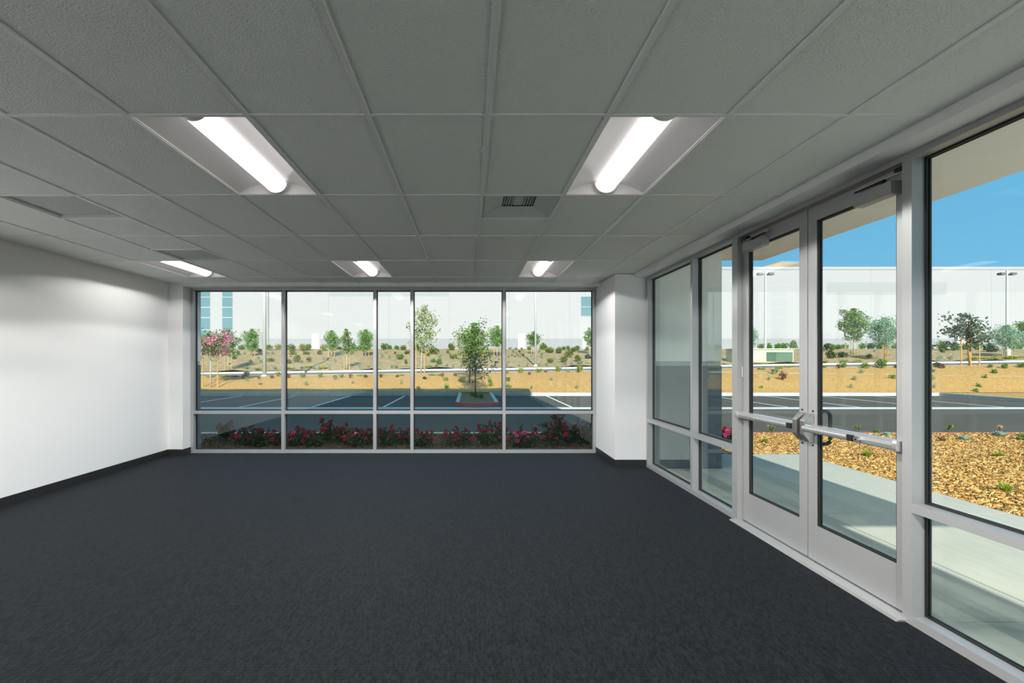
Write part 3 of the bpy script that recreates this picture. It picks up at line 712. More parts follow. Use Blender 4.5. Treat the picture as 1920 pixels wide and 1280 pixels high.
# ================================================================== PLANTS
NPR = np.random.RandomState(7)
def leaf_quads(C, size, aspect=0.5, flat=0.0, rs=NPR, jitter=0.35):
    """one pointed leaf (two triangles as a rhomb) for every centre"""
    C = np.asarray(C, float); n = len(C)
    d = rs.normal(size=(n, 3)); d[:, 2] *= (1-flat); d /= np.linalg.norm(d, axis=1)[:, None]+1e-9
    u = rs.normal(size=(n, 3)); s = np.cross(d, u); s /= np.linalg.norm(s, axis=1)[:, None]+1e-9
    L = size*(1+jitter*rs.uniform(-1, 1, n))[:, None]
    a, b = C-d*L*0.5, C+d*L*0.5; m = C-d*L*0.08
    V = np.stack([a, m+s*L*aspect*0.5, b, m-s*L*aspect*0.5], 1).reshape(-1, 3)
    F = np.arange(4*n).reshape(n, 4); return V, F
def merge(parts):
    V, F, k = [], [], 0
    for v, f in parts: V.append(v); F.append(np.asarray(f)+k); k += len(v)
    return np.concatenate(V), np.concatenate(F)

def blob_points(n, rs, rx, ry, rz, cz, shell=0.55, lumps=7):
    cs = rs.normal(size=(lumps, 3)); cs /= np.linalg.norm(cs, axis=1)[:, None]; cs *= 0.45
    P = rs.normal(size=(n, 3)); P /= np.linalg.norm(P, axis=1)[:, None]; P *= (shell+(1-shell)*rs.uniform(size=n)**0.5)[:, None]*0.62
    P += cs[rs.randint(0, lumps, n)]
    P *= np.array([rx, ry, rz]); P[:, 2] += cz; P[:, 2] = np.maximum(P[:, 2], 0.03*rz); return P

# ---- low plants: unit-size meshes (radius about 1), shared and scaled
def blade_mesh(n, rs, h, spread, wdt):
    V, F = [], []
    for i in range(n):
        a = rs.uniform(0, 2*math.pi); r0 = rs.uniform(0, 0.25); out = spread*rs.uniform(0.3, 1); hh = h*rs.uniform(0.6, 1)
        dx, dy = math.cos(a), math.sin(a); px_, py_ = -dy*wdt, dx*wdt; k = len(V)
        b0 = (dx*r0, dy*r0, 0); b1 = (dx*(r0+out*0.4), dy*(r0+out*0.4), hh*0.65); b2 = (dx*(r0+out), dy*(r0+out), hh)
        V += [(b0[0]-px_, b0[1]-py_, 0), (b0[0]+px_, b0[1]+py_, 0), (b1[0]+px_, b1[1]+py_, b1[2]), (b1[0]-px_, b1[1]-py_, b1[2]),
              (b2[0]+px_*0.2, b2[1]+py_*0.2, b2[2]), (b2[0]-px_*0.2, b2[1]-py_*0.2, b2[2])]
        F += [(k, k+1, k+2, k+3), (k+3, k+2, k+4, k+5)]
    return np.array(V), np.array(F)
KIND = {}
def kind(name, label, cat, mat, gens):
    KIND[name] = dict(label=label, cat=cat, mat=mat, meshes=gens)
rs = np.random.RandomState(11)
def shrub_mesh(n, size, zsc, asp=0.5, lum=8):
    V, F = leaf_quads(blob_points(n, rs, 1.0, 1.0, zsc, zsc*0.85, lumps=lum), size, asp, rs=rs); return np_mesh('shrub', V, F)
def tuft_mesh(n, h, sp, wd): return np_mesh('tuft', *blade_mesh(n, rs, h, sp, wd))
kind('olive', 'round olive shrub', 'shrub', LEAF['olive'], [shrub_mesh(420, 0.30, 0.85) for _ in range(3)])
kind('yellow', 'pale yellowish shrub', 'shrub', LEAF['yellow'], [shrub_mesh(420, 0.30, 0.85) for _ in range(2)])
kind('green', 'leafy green shrub', 'shrub', LEAF['green'], [shrub_mesh(380, 0.34, 0.95) for _ in range(3)])
kind('dark', 'dark evergreen shrub', 'shrub', LEAF['dark'], [shrub_mesh(420, 0.32, 0.85) for _ in range(2)])
kind('sage', 'small grey-green shrub', 'shrub', LEAF['sage'], [shrub_mesh(220, 0.42, 1.1, 0.3) for _ in range(3)])
kind('grass', 'arching grass clump', 'grass', LEAF['sage'], [tuft_mesh(70, 1.35, 1.15, 0.05) for _ in range(2)])
kind('limegrass', 'lime grass clump', 'grass', LEAF['lime'], [tuft_mesh(70, 1.35, 1.15, 0.05) for _ in range(2)])
kind('lime', 'low lime groundcover mat', 'groundcover', LEAF['lime'], [shrub_mesh(420, 0.26, 0.22, lum=14) for _ in range(2)])
kind('russet', 'small russet plant', 'plant', LEAF['red'], [shrub_mesh(130, 0.5, 0.9, 0.35, lum=5) for _ in range(2)])
kind('leafy', 'young leafy green seedling', 'plant', LEAF['green'], [shrub_mesh(70, 0.75, 0.9, 0.45, lum=4) for _ in range(2)])

PLANTS = [   # (kind, px, base py, radius px)
 # berm, first bay
 ('green',452,657,7),('green',439,674,6),('green',448,665,4),('sage',470,681,3.5),('sage',486,674,3),('olive',507,679,6.5),('green',505,656,6),('yellow',520,657,7),
 ('sage',459,665,3),('sage',488,681,3),('grass',516,693,5),('lime',485,692,6),('grass',440,694,5),('grass',462,693,5),('sage',405,680,2.5),('dark',486,661,6),
 ('sage',511,663,2.5),('sage',509,658,2.5),('lime',430,681,4),('grass',478,694,3),
 # second bay
 ('olive',548,657,9),('yellow',563.5,657,8),('green',575,656,6),('yellow',609,657,8),('olive',549,666,6.5),('olive',574,665,6),('olive',600,664,5.5),
 ('olive',556,678,7),('olive',579,676,5.5),('olive',541,681,5),('yellow',565,680,3.5),('sage',606,675,3),('sage',628.5,679,3),('lime',543,691,9),('lime',578,690,9),
 ('grass',566,692,4.5),('lime',605,690,9),('sage',589,692,3),('sage',597,692,3),('green',664,657,7),('dark',637,656,5),('green',675,657,6),('sage',616,692,2.5),('sage',643,692,2.5),
 ('sage',672,692,3),('sage',692,691,3),('sage',640,668,2.5),('russet',615,676,2.5),('russet',546,670,2.5),
 # narrow and fourth bay
 ('green',722,656,7),('green',732,656,6),('green',743,656,5),('olive',756,656,6),('green',780,656,6),('olive',847,656,7),('olive',764,664,6),('olive',814,664,8.5),
 ('olive',803,668,4),('olive',849,672,7),('olive',792,662,5.5),('yellow',841,662,4.5),('green',750,675,7),('green',760,681,4),('green',812,680,5),('sage',824,673,4),('green',825,682,6),
 ('sage',790,680,3),('lime',714,689,7),('lime',803,688,8),('grass',817,690,4),('grass',742,691,4),('lime',767,689,5),('sage',837,689,3),('sage',849,689,3),('sage',731,672,3),('sage',716,668,2.5),
 ('sage',724,664,2.5),('russet',741,664,2.5),('sage',735,690,2.5),
 # last bay of back window
 ('grass',956,656,3.5),('grass',967.4,656,3.5),('grass',978.6,656,3.5),('grass',962.3,661,3.5),('grass',974,661,3.5),('grass',981,667,3),('grass',960,667,3),('grass',970.5,667,3),
 ('sage',954,672,2.8),('sage',964.4,671,2.8),('sage',976.6,671,2.8),('sage',993,664,3),('sage',998.4,671,2.8),('sage',1015.7,672,2.8),('sage',1016.7,666,3),('sage',1011,660,3),
 ('green',992,656,4.5),('green',1017,657,8),('olive',1029.4,662,8),('olive',1049,661,7.5),('olive',1066,670,8),('olive',1032,679,6.5),('olive',1056,678.5,7),('olive',1084,677.5,6.5),
 ('olive',1075,659,6.5),('green',1065.5,655,4),('green',1057,655,4),('green',1083,656,5),('green',1101.5,659,5),('dark',1103,674,7),('sage',1025,686,3),('sage',1011,686,3),('sage',1061,686,3),
 ('sage',1072,686,3),('grass',1088,686,6),('lime',1100.5,681,5),('sage',974.5,687,3),('sage',951,688,3),('sage',991,688,3),
 # far side slope through the doors
 ('green',1427,655,7),('green',1441,653,6),('green',1458,653,7),('green',1473,653,7),('green',1488,653,8),('dark',1552,655,8),('green',1561,656,6),('green',1570,655,6),('green',1584,653,6),
 ('green',1616,653,6),('dark',1631,653,8),('green',1648,653,7),('sage',1666,655,5),('olive',1678,655,8),('dark',1558,672,9),('dark',1580,671,8),('dark',1629,671,5),
 ('lime',1551.6,679,7),('lime',1583,677.5,7),('lime',1608,677.5,8),('sage',1595,664,3),('sage',1664,668,3),('sage',1640,661,3),
 # through the near sidelight
 ('green',1749,656,6),('green',1762,656,9),('green',1789,657,9),('green',1810,655,6),('green',1833,655,8),('dark',1858,660,11),('olive',1897,655,9),('green',1911,654,9),
 ('sage',1760,675,4),('sage',1783,675,4),('lime',1827,673,9),('lime',1845,673,9),('lime',1863,672.5,9),('lime',1893,671.5,10),('lime',1911,671,9),('green',1768,661,5),('sage',1820,666,3),
 # along the street edge of the mulch slope
 ('lime',395,706.5,8),('lime',422,706.5,9),('lime',438,706.5,9),('grass',462,707,8),('limegrass',521,706,6),('russet',456,709,4),('russet',511,709,4),('russet',485,710,3),
 ('grass',568,708,7),('grass',600,708,7),('limegrass',640,707,5),('russet',541,709,4),('russet',627,708,4),('russet',657,708,4),('russet',686.5,708,4),('lime',678,704.5,8),('sage',628.5,712,3),
 ('lime',716,703.5,7),('lime',750.6,703.5,7),('lime',811,703,7),('lime',823,703,7),('russet',714,708,3.5),('russet',743.6,707,3.5),('russet',829.4,705,3.5),('russet',854.7,704.5,3.5),('dark',797,711,4),
 ('limegrass',976,699,6.5),('limegrass',1012.6,698,6.5),('limegrass',1047,697,7.5),('limegrass',1087,697,7.5),('limegrass',951,700,4),('lime',1065.5,697,5),('russet',1021,698,3),('russet',993,702,3),
 ('lime',1427,692,7),('lime',1462,690,9),('lime',1480,689,8),('grass',1546,690,5),('green',1581,688.5,6),('russet',1572,691,4),('green',1622,690,6.5),('green',1652,689,9),('dark',1680,689,4),
 ('dark',1758,688,6),('russet',1767.5,690,5),('green',1857,688.5,4),('green',1885,690,5),('green',1914,689,6),('grass',1451.6,701,8),('russet',1468.7,712,7),
 # on the mulch
 ('grass',488,722,4),('sage',463,714,3),('sage',574,722,4),('sage',662,720,3),('sage',752,720,3),('leafy',836,714,4),('leafy',838,728,4.5),('leafy',866,716,5),('sage',784,732.5,4),
 ('leafy',952,715,4),('leafy',954,727,4.5),('sage',1034.5,714,3),('sage',1081,728,3.5),('sage',996,728,2.5),('leafy',919,716,4),('leafy',921,724,4),('russet',888,718,4),('yellow',905,711,5),
 ('sage',1616,699,4),('leafy',1673,710,4),('sage',1603,713,4),('sage',1595,727.5,3.5),('leafy',1427,727.5,3),('sage',1441,713,3),
 ('leafy',1747,697,4),('leafy',1866,700,4.5),('leafy',1846,708,3.5),('sage',1749.5,711,4),('leafy',1836,725,4),('leafy',1830,737,3.5),('sage',1749,727.5,4),
]
def bay_of(x):
    for lim, s in ((532, 'first bay of back window'), (704, 'second bay of back window'), (773, 'narrow bay of back window'), (944, 'fourth bay of back window'),
                   (1200, 'last bay of back window'), (1512, 'far door leaf'), (1700, 'near door leaf'), (2000, 'near sidelight')):
        if x < lim: return s
def row_of(p):
    if p.y > 56: return 'on the slope crest'
    if p.y > 47: return 'on the upper slope'
    if p.y > 39.3: return 'on the lower slope'
    if p.y > 29.6: return 'at the street edge'
    return 'on the mulch slope'
ORD = ['leftmost', 'second', 'third', 'fourth', 'fifth', 'sixth', 'seventh', 'eighth', 'ninth', 'tenth', 'eleventh', 'twelfth', 'thirteenth', 'fourteenth', 'fifteenth', 'sixteenth']
recs = {}
for i, (kd, px, py, r) in enumerate(PLANTS):
    p = on_ground(px, py, 25.5); recs.setdefault((kd, row_of(p), bay_of(px)), []).append((px, p, r, i))
allp = [q for l in recs.values() for q in l]
for it in range(40):                       # ease apart plants that would grow into each other
    for a_ in range(len(allp)):
        for b_ in range(a_+1, len(allp)):
            A, Bq = allp[a_], allp[b_]
            if abs(A[1].x-Bq[1].x) > 3 or abs(A[1].y-Bq[1].y) > 3: continue
            need = 1.12*(A[2]*A[1].y+Bq[2]*Bq[1].y)/FPX; dx, dy = Bq[1].x-A[1].x, Bq[1].y-A[1].y; d_ = math.hypot(dx, dy)
            if d_ < need:
                h_ = 0.25*(need-d_); sg = 1 if dy >= 0 else -1
                if A[1].y > 39.6: A[1].y -= sg*h_*0.6
                if Bq[1].y > 39.6: Bq[1].y += sg*h_*0.6
                sg = 1 if dx >= 0 else -1; A[1].x -= sg*h_*0.4; Bq[1].x += sg*h_*0.4
for q in allp:
    if q[1].y > 39.3: q[1].y = min(max(q[1].y, 40.0), 60.5)
    q[1].z = ground_z(q[1].x, q[1].y)
for (kd, row, bay), lst in recs.items():
    K = KIND[kd]; lst.sort(key=lambda q: q[0])
    for j, (px, p, r, i) in enumerate(lst):
        me = K['meshes'][i % len(K['meshes'])]
        sc = r*p.y/FPX*(1.3 if kd in ('sage', 'grass', 'limegrass', 'leafy', 'russet') else 1.12)
        o = mk(K['cat'] if K['cat'] != 'grass' else 'grass_clump', me, K['mat'], None, (p.x, p.y, p.z-0.02)); o.scale = (sc, sc, sc*(1.0 + 0.12*((i*7) % 5-2)/2)); o.rotation_euler = (0, 0, i*1.3)
        lab = f"{K['label']} {row}, {bay}"
        if len(lst) > 1: lab = f"{ORD[j]}{'' if j == 0 else ' from left'} {K['label']} {row}, {bay}"
        tag(o, lab, K['cat'], K['label'] + 's outside')

# ---- trees
def tree(name, label, px, py, H, crown0, R, leaf, bark, style, n_leaf, lsize, seed, Y=None, stakes=(), stake_h=1.6, trunk_r=0.04, lean=0.0, extra=None):
    rs = np.random.RandomState(seed)
    p = on_ground(px, py, 19.7 if Y is None else Y-0.2) if Y is None else Vector(((px-VX)/FPX*Y, Y, ground_z((px-VX)/FPX*Y, Y)))
    if extra: p = Vector(extra)
    t = empty(name, (p.x, p.y, p.z-0.03)); tag(t, label, 'tree')
    MB().tube([(0, 0, 0), (lean*0.3, 0, H*0.35), (lean*0.7, 0.02, H*0.7), (lean, 0, H*0.96)], [trunk_r*1.25, trunk_r, trunk_r*0.6, trunk_r*0.15], 7).build('trunk', bark, t, smooth=True)
    cfg = dict(loose=(26, 0.25, 1.0, 0.16, 0.55, 0.8), feather=(30, 0.3, 1.1, 0.22, 0.28, 1.0), vase=(24, 0.75, 1.25, 0.13, 0.55, 1.1),
               syc=(16, -0.05, 0.65, 0.12, 0.75, 0.7), umbrella=(26, 0.35, 1.2, 0.2, 0.5, 0.9), narrow=(24, 0.6, 1.2, 0.13, 0.6, 1.0))[style]
    nb, e0, e1, scat, asp, _ = cfg
    B = MB(); C = []
    for i in range(nb):
        f = (i+0.5)/nb; h = crown0 + (H*0.93-crown0)*f
        prof = {'vase': 1.0-0.65*f, 'umbrella': math.sin(math.pi*min(1, 0.25+0.75*f))**0.6, 'narrow': 0.75*(1-f)+0.35, 'syc': 1.0-0.45*f, 'feather': math.sin(math.pi*(0.18+0.75*f)), 'loose': math.sin(math.pi*(0.15+0.72*f))**0.8}[style]
        ln = R*prof*rs.uniform(0.75, 1.15); az = 2.4*i+rs.uniform(-0.4, 0.4); el = rs.uniform(e0, e1)
        x0 = lean*h/H; P0 = Vector((x0, 0, h*0.92)); D = Vector((math.cos(az), math.sin(az), math.tan(min(el, 1.3))*0.55))
        P1 = P0+D*ln*0.55; P2 = P0+Vector((D.x*ln, D.y*ln, D.z*ln*1.15+(0.15*ln if style in ('vase', 'narrow') else -0.02)))
        P2.z = min(P2.z, H*1.02)
        B.tube([P0, P1, P2], [trunk_r*0.4, trunk_r*0.25, trunk_r*0.08], 4, cap=False)
        k = max(3, int(n_leaf/nb*(0.4+ln/R)))
        tt = rs.uniform(0.15, 1.05, k)
        for q in tt:
            c = P0.lerp(P1, q*2) if q < 0.5 else P1.lerp(P2, (q-0.5)*2)
            C.append((c.x+rs.normal()*scat*R, c.y+rs.normal()*scat*R, c.z+rs.normal()*scat*R*0.8))
    for q in range(int(n_leaf*0.08)):
        C.append((lean+rs.normal()*R*0.10, rs.normal()*R*0.10, H*(0.86+0.14*rs.uniform())))
    mk('branches', B.mesh('branches'), bark, t)
    V, F = leaf_quads(np.array(C), lsize, asp, rs=rs)
    fo = mk('foliage', np_mesh('foliage', V, F), leaf, t); fo['kind'] = 'stuff'
    for j, (sx, sh) in enumerate(stakes):
        q = Vector((p.x+sx, p.y-0.05, p.z-0.1))
        s = MB().tube([(0, 0, 0), (0.01, 0, sh)], [0.035, 0.032], 7).build('tree_stake', MAT['stake'], None, q)
        side = 'left' if sx < 0 else 'right'
        if len(stakes) > 2: side = ['left', 'middle', 'right'][j]
        tag(s, f'{side} wooden stake beside the {label}'[:110], 'stake', 'wooden tree stakes')
    return t, p, rs

t, p, rs_ = tree('crape_myrtle', 'pink blossoming tree with umbrella crown', 395, 725, 2.95, 1.75, 0.98, LEAF['olive'], MAT['palebark'], 'umbrella', 900, 0.13, 21, stakes=((-0.40, 1.95), (0.40, 2.0)), trunk_r=0.032)
pts = []
for i in range(16):
    a = 2.4*i; r = 0.95*math.sqrt((i+0.5)/16); z = 2.02+0.62*(1-(r/1.0)**2)+rs_.uniform(-0.22, 0.18)
    if i % 4 == 0: z = 1.9+rs_.uniform(-0.1, 0.2)
    pts.append((r*math.cos(a), r*math.sin(a), z))
pts += [(0.85, 0.0, 2.85), (0.75, 0.1, 2.65), (1.0, 0.0, 2.55)]
for c in pts:
    C = np.array(c)+rs_.normal(size=(110, 3))*np.array([0.11, 0.11, 0.09])
    V, F = leaf_quads(C, 0.085, 0.85, rs=rs_); mk('blossom_cluster', np_mesh('blossom_cluster', V, F), LEAF['pink'], t)

tree('young_tree', 'young green tree behind the pink blossoming tree', 428, 695, 3.4, 1.3, 0.85, LEAF['green'], MAT['palebark'], 'loose', 1500, 0.13, 22, stakes=((-0.28, 1.7), (0.28, 1.7)))
tree('feathery_tree', 'feathery green tree on the slope, first bay of back window', 472, 668, 2.7, 0.65, 0.72, LEAF['feather'], MAT['palebark'], 'feather', 2600, 0.20, 23, stakes=((-0.2, 0.9), (0.3, 0.95)), trunk_r=0.05)
tree('feathery_tree', 'feathery green tree left of the leafy tree, second bay', 622, 667, 2.5, 0.6, 0.66, LEAF['feather'], MAT['palebark'], 'feather', 2600, 0.19, 24, stakes=((-0.3, 0.95), (0.28, 0.95)), trunk_r=0.05)
tree('young_tree', 'slender leafy tree between two feathery trees, second bay', 650, 692, 3.2, 1.1, 0.62, LEAF['green'], MAT['palebark'], 'narrow', 900, 0.14, 25, stakes=((-0.2, 1.3), (0.22, 1.3)))
tree('feathery_tree', 'feathery green tree beside the window mullion, second bay', 686, 667, 2.6, 0.6, 0.70, LEAF['feather'], MAT['palebark'], 'feather', 2600, 0.19, 26, stakes=((-0.3, 0.95), (0.3, 0.95)), trunk_r=0.05)
tree('young_tree', 'tall loose leafed tree with white trunk in fourth bay', 789, 703, 4.25, 1.45, 1.02, LEAF['loose'], MAT['palebark'], 'loose', 1500, 0.12, 27, Y=30.8, stakes=((-0.30, 1.8), (0.22, 1.5)), trunk_r=0.045, lean=0.25)
tree('island_tree', 'vase shaped green tree growing on the parking island', 891.5, 740, 3.45, 0.75, 1.05, LEAF['pear'], MAT['bark'], 'vase', 2000, 0.105, 28, extra=((891.5-VX)/FPX*23.6, 23.6, -0.115), trunk_r=0.030)
tree('young_tree', 'bright green staked tree standing behind the island tree', 880, 718, 3.3, 0.9, 0.95, LEAF['loose'], MAT['bark'], 'loose', 1200, 0.12, 29, stakes=((-0.05, 2.5), (0.75, 2.45)), lean=0.2)
tree('feathery_tree', 'feathery green tree right of the island tree', 932, 667, 2.9, 0.95, 0.75, LEAF['feather'], MAT['palebark'], 'feather', 2200, 0.19, 30, stakes=((-0.3, 0.95), (0.3, 0.95)), trunk_r=0.05)
tree('young_tree', 'small round headed tree behind the slim street light pole', 1001, 665, 2.3, 1.0, 0.62, LEAF['green'], MAT['palebark'], 'feather', 1300, 0.18, 31, stakes=((-0.25, 1.1), (0.3, 1.1)), trunk_r=0.04)
tree('young_tree', 'pale young tree beside the column edge, last bay', 1105, 664, 2.6, 0.9, 0.5, LEAF['feather'], MAT['palebark'], 'loose', 700, 0.16, 32)
tree('feathery_tree', 'pale green tree behind the far door leaf edge', 1409, 664, 2.8, 0.8, 0.6, LEAF['bluefeather'], MAT['palebark'], 'feather', 1400, 0.18, 33)
tree('young_tree', 'full green tree seen through the near door leaf', 1601, 671.5, 4.3, 1.45, 1.35, LEAF['green'], MAT['palebark'], 'loose', 2400, 0.18, 34, Y=47.0, stakes=((-0.85, 1.2), (-0.3, 1.3), (0.3, 1.5)), trunk_r=0.06)
tree('feathery_tree', 'blue-green feathery tree seen through the near door leaf', 1659, 675, 3.5, 1.35, 1.1, LEAF['bluefeather'], MAT['stake'], 'feather', 3000, 0.20, 35, Y=41.6, stakes=((-0.2, 1.4), (0.18, 1.4)), trunk_r=0.05)
tree('sycamore', 'sparse dark leafed tree with three stakes in near sidelight', 1819, 687, 3.25, 1.3, 1.5, LEAF['syc'], MAT['stake'], 'syc', 1050, 0.16, 36, Y=30.9, stakes=((-0.60, 2.05), (-0.02, 2.2), (0.52, 2.15)), trunk_r=0.055, lean=-0.35)
tree('feathery_tree', 'blue-green feathery tree before the right lamp post', 1887, 668, 2.7, 0.8, 1.0, LEAF['bluefeather'], MAT['palebark'], 'feather', 3200, 0.17, 37, Y=43.0, stakes=((-0.4, 1.0), (0.4, 1.0)), trunk_r=0.06)
tree('young_tree', 'green tree cut by the right edge of the view', 1926, 655, 3.2, 1.0, 1.1, LEAF['green'], MAT['palebark'], 'loose', 1500, 0.20, 38)

# ---- island base plants
for j, (x, y) in enumerate(((0.30, 22.4), (0.45, 21.4), (0.15, 23.2))):
    o = mk('plant', KIND['leafy']['meshes'][j % 2], LEAF['green'], None, (x, y, -0.12)); o.scale = (0.14,)*3
    tag(o, ['low leafy plant in the middle of the parking island', 'low leafy plant nearest the red island nose', 'low leafy plant at the island tree trunk'][j], 'plant', 'leafy plants on the parking island')

# ---- roses
def blossom_mesh(rs):
    V, F = [], []
    for ring, (n, r, h, o) in enumerate(((5, 0.032, 0.018, 0.0), (5, 0.022, 0.028, 0.6), (4, 0.012, 0.032, 0.2))):
        for i in range(n):
            a = 2*math.pi*i/n+o; k = len(V); da = 0.75
            V += [(0, 0, 0), (r*math.cos(a-da), r*math.sin(a-da), h*0.7), (r*1.15*math.cos(a), r*1.15*math.sin(a), h), (r*math.cos(a+da), r*math.sin(a+da), h*0.7)]
            F.append((k, k+1, k+2, k+3))
    return np_mesh('blossom', np.array(V), np.array(F))
BLO = blossom_mesh(NPR); BLO.materials.append(LEAF['rosered'])
BLP = blossom_mesh(NPR); BLP.materials.append(LEAF['rosepink'])
def rose(px, py, wpx_, hpx, nb, label, seed, pink=False):
    rs = np.random.RandomState(seed); p = on_ground(px, py, 8.7)
    s = p.y/FPX; R, H = wpx_*s/2, hpx*s
    t = empty('rose_bush', (p.x, p.y, p.z-0.01)); tag(t, label, 'rose bush', 'rose bushes in the bed outside')
    C = blob_points(int(260+900*R), rs, R*1.05, R*0.9, H*0.42, H*0.42, shell=0.3, lumps=9)
    top = []
    S = MB()
    for i in range(7):
        a = 2*math.pi*i/7+rs.uniform(-0.3, 0.3); r = R*rs.uniform(0.4, 0.9); h = H*rs.uniform(0.75, 1.05)
        S.tube([(0, 0, 0), (r*0.5*math.cos(a), r*0.5*math.sin(a), h*0.6), (r*math.cos(a), r*math.sin(a), h)], [0.006, 0.005, 0.003], 5, cap=False)
        top.append((r*math.cos(a), r*math.sin(a), h))
    S.build('stems', MAT['bark'], t)
    ex = np.concatenate([np.array(q)[None]+rs.normal(size=(14, 3))*0.03-np.array([0, 0, 0.03]) for q in top])
    V, F = leaf_quads(np.concatenate([C, ex]), 0.055, 0.6, rs=rs)
    fo = mk('foliage', np_mesh('foliage', V, F), LEAF['rose'], t); fo['kind'] = 'stuff'
    for i in range(nb):
        if i < len(top) and rs.uniform() < 0.8: c = np.array(top[i])
        else:
            a, u = rs.uniform(0, 2*math.pi), rs.uniform(0.15, 0.95); c = np.array([R*math.cos(a)*math.cos(u)*1.05, R*math.sin(a)*math.cos(u), H*(0.30+0.62*math.sin(u))])
            if c[1] > 0.3*R: c[1] *= -0.6
        b = mk('blossom', BLP if (pink and i % 2) else BLO, None, t, tuple(c)); b.rotation_euler = (rs.uniform(0.3, 1.1), 0, rs.uniform(-0.6, 0.6)); b.scale = (rs.uniform(0.8, 1.35),)*3
ROSES = [(424, 829, 30, 38, 10, 'straggling tall'), (462, 834, 62, 32, 20, 'broad'), (489, 838, 42, 34, 10, 'dense low'), (523, 836, 34, 28, 8, 'small'), (556, 837, 40, 34, 14, 'mid-size'),
         (589, 838, 44, 30, 10, 'low'), (612, 832, 30, 46, 10, 'tall sprigged'), (640, 833, 36, 38, 14, 'upright'), (668, 838, 44, 34, 18, 'heavily blooming'), (693, 836, 30, 30, 10, 'small rounded'),
         (727, 837, 44, 36, 14, 'upright topped'), (757, 834, 34, 30, 14, 'loose'), (792, 838, 42, 34, 12, 'dense dark'), (858, 837, 58, 34, 18, 'wide'), (912, 836, 40, 42, 12, 'tall leafy'),
         (940, 834, 28, 40, 9, 'narrow'), (984, 839, 66, 36, 22, 'magenta flecked'), (1040, 838, 60, 44, 18, 'large'), (1046, 830, 26, 58, 7, 'tallest'), (1076, 833, 40, 34, 12, 'red dotted'), (1098, 833, 30, 40, 2, 'nearly flowerless')]
for i, (x, y, ww, hh, nb, adj) in enumerate(ROSES):
    rose(x, y, ww, hh, nb, f'{adj} rose bush, number {i+1} from left behind back window' if False else f"{adj} red rose bush, {bay_of(x)}", 100+i, pink=(adj.startswith('magenta') or i == 4))
rose(1364, 838, 40, 40, 16, 'sunlit pink rose bush beyond the two bay sidelight', 140, True)
rose(1342, 838, 40, 38, 12, 'pink rose bush half hidden behind the slate pier', 141, True)

# ---- plants in the sunny bed
def sprig(px, py, hpx, label, seed):
    rs = np.random.RandomState(seed); p = on_ground(px, py, 4.5); H = hpx*p.y/FPX
    t = empty('rose_sprig', (p.x, p.y, p.z)); tag(t, label, 'plant', 'young rose sprigs in the sunny bed')
    S = MB(); C = []
    for i in range(5):
        a = rs.uniform(0, 6.28); r = H*rs.uniform(0.15, 0.5); h = H*rs.uniform(0.6, 1.0)
        S.tube([(0, 0, -0.01), (r*0.4*math.cos(a), r*0.4*math.sin(a), h*0.5), (r*math.cos(a), r*math.sin(a), h)], [0.004, 0.003, 0.002], 5, cap=False)
        for q in range(13):
            f = rs.uniform(0.3, 1.05); C.append((r*f*math.cos(a)+rs.normal()*0.02, r*f*math.sin(a)+rs.normal()*0.02, h*f))
    S.build('stems', MAT['bark'], t)
    fo = mk('foliage', np_mesh('foliage', *leaf_quads(np.array(C), 0.045, 0.6, rs=rs)), LEAF['green'], t); fo['kind'] = 'stuff'
sprig(1449, 813, 18, 'young rose sprig on the mulch, seen through the far door', 51)
sprig(1610, 808, 12, 'young rose sprig at the red kerb, near door', 52)
sprig(1777, 809, 17, 'young rose sprig at the red kerb, near sidelight', 53)
def agave(px, py, rpx, label, seed, flower=False):
    rs = np.random.RandomState(seed); p = on_ground(px, py, 4.5); R = rpx*p.y/FPX
    t = empty('agave', (p.x, p.y, p.z)); tag(t, label, 'succulent', 'blue-green agaves in the sunny bed')
    for ring, (n, el, ln) in enumerate(((8, 0.35, 1.0), (7, 0.75, 0.9), (5, 1.15, 0.75))):
        for i in range(n):
            a = 2*math.pi*(i+0.5*ring)/n; L = R*ln; W = R*0.30; c, s_ = math.cos(a), math.sin(a)
            def P(u, v, w_): return ((u*math.cos(el)-w_*math.sin(el))*c-v*s_, (u*math.cos(el)-w_*math.sin(el))*s_+v*c, u*math.sin(el)+w_*math.cos(el))
            vs = [P(0.05*L, -W*0.4, 0), P(0.05*L, W*0.4, 0), P(0.55*L, W, 0.10*W), P(0.55*L, -W, 0.10*W), P(0.9*L, W*0.55, 0.3*W), P(0.9*L, -W*0.55, 0.3*W), P(1.05*L, 0, 0.4*W),
                  P(0.05*L, 0, -W*0.35), P(0.55*L, 0, -W*0.35)]
            fs = [(0, 1, 2, 3), (3, 2, 4, 5), (5, 4, 6), (1, 7, 8, 2), (7, 0, 3, 8), (2, 8, 4), (8, 3, 5), (8, 5, 6), (4, 8, 6)]
            MB().add(vs, fs).build('leaf', LEAF['agave'], t)
    if flower:
        MB().tube([(0, 0, 0), (0, 0, R*1.25)], 0.008, 6).build('flower_stalk', MAT['bark'], t)
        C = np.array([0, 0, R*1.35])+rs.normal(size=(30, 3))*np.array([0.35, 0.35, 0.2])*R*0.5
        mk('flower_head', np_mesh('flower_head', *leaf_quads(C, R*0.3, 0.6, rs=rs)), LEAF['petal'], t)
agave(1664, 818, 11, 'blue-green agave near the push bar end, near door', 61)
agave(1874, 819, 14, 'blue-green agave with a peach flower, near sidelight', 62, True)
agave(1807, 826, 12, 'low blue-green agave without flower, near sidelight', 63)
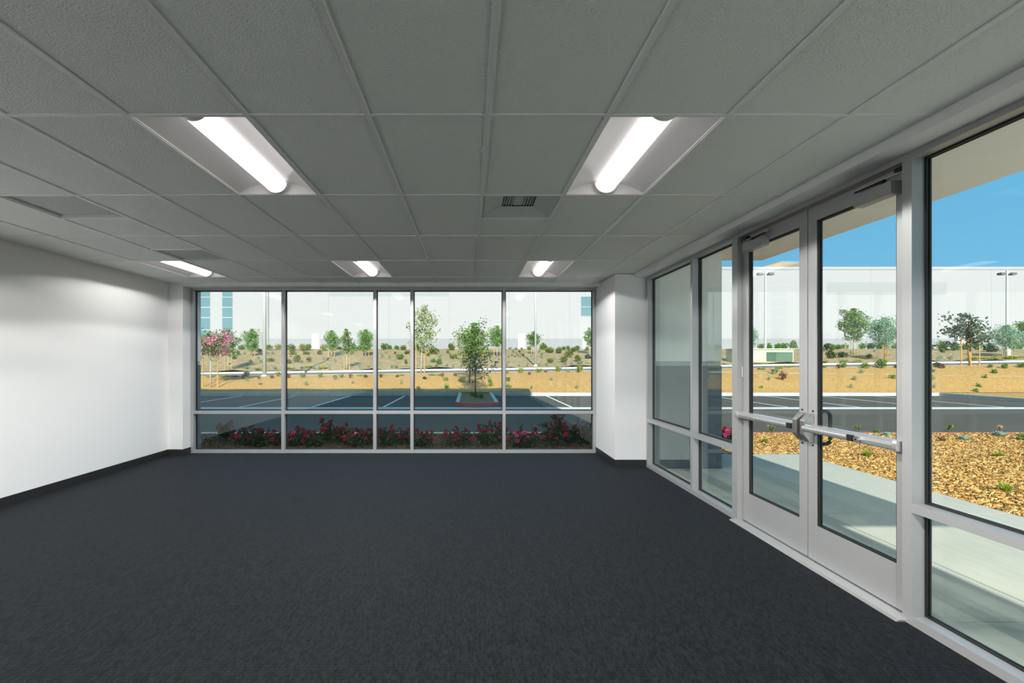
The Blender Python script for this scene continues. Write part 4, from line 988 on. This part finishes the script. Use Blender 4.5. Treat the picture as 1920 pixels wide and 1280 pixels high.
def small(px, py, rpx, kd, label):
    p = on_ground(px, py, 3.6); sc = rpx*p.y/FPX; K = KIND[kd]
    o = mk({'grass': 'grass_clump'}.get(K['cat'], K['cat']), K['meshes'][int(px) % len(K['meshes'])], K['mat'], None, (p.x, p.y, p.z-0.01)); o.scale = (sc,)*3
    tag(o, label, K['cat'])
small(1434, 831, 9, 'limegrass', 'small lime grass clump seen through the far door')
small(1626, 858, 13, 'limegrass', 'lime grass clump under the push bar, near door')
small(1582, 866, 4, 'leafy', 'tiny green seedling at the walkway edge, near door')
small(1644, 814, 6, 'green', 'small green plant left of the agave, near door')
small(1765, 829, 8, 'russet', 'small russet plant left of the low agave')
small(1874, 858, 10, 'limegrass', 'lime grass clump below the flowering agave')
small(1886, 925, 17, 'limegrass', 'large lime grass clump nearest the walkway, near sidelight')
small(1921, 827, 10, 'leafy', 'leafy plant at the right edge of the sunny bed')

# ---- wood chips on the beds
def chips(name, n, region, zf, L, mat, label, seed):
    rs = np.random.RandomState(seed)
    P = region(rs, n); m = len(P)
    a = rs.uniform(0, 2*math.pi, m); tilt = rs.normal(size=m)*0.28; L_ = L*rs.uniform(0.45, 1.5, m); W_ = L_*rs.uniform(0.10, 0.24, m); T_ = 0.006*rs.uniform(0.6, 1.6, m)
    d = np.stack([np.cos(a)*np.cos(tilt), np.sin(a)*np.cos(tilt), np.sin(tilt)], 1)
    s = np.stack([-np.sin(a), np.cos(a), rs.normal(size=m)*0.35], 1); s /= np.linalg.norm(s, axis=1)[:, None]
    u = np.cross(d, s)
    c = np.concatenate([P, (zf+rs.uniform(0.0, 0.022, m))[:, None]], 1)
    d *= L_[:, None]/2; s *= W_[:, None]/2; u *= T_[:, None]
    V = np.stack([c-d-s-u, c+d-s-u, c+d+s-u, c-d+s-u, c-d-s+u, c+d-s+u, c+d+s+u, c-d+s+u], 1).reshape(-1, 3)
    base = np.array([(4, 5, 6, 7), (0, 1, 5, 4), (1, 2, 6, 5), (2, 3, 7, 6), (3, 0, 4, 7)])
    F = (np.arange(m)[:, None, None]*8+base[None]).reshape(-1, 4)
    o = mk(name, np_mesh(name, V, F), mat); tag(o, label, 'mulch', kind='stuff'); return o
def sunny(rs, n):
    u = rs.uniform(size=n)**0.75
    y = 4.5+(11.03-4.5)*u; x = 5.42+7.6*rs.uniform(size=n)
    k = (x < 13.1); extra_y = rs.uniform(8.22, 11.03, n//6); extra_x = rs.uniform(4.0, 5.42, n//6)
    return np.concatenate([np.stack([x, y], 1)[k], np.stack([extra_x, extra_y], 1)])
chips('wood_chips', 60000, sunny, -0.10, 0.058, LEAF['chip'], 'loose golden wood chips covering the sunny bed', 5)
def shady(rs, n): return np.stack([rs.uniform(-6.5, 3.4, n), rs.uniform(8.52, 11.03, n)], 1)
chips('wood_chips', 8000, shady, -0.10, 0.06, LEAF['chip_shaded'], 'loose wood chips darkened for shade under the rose bushes', 6)
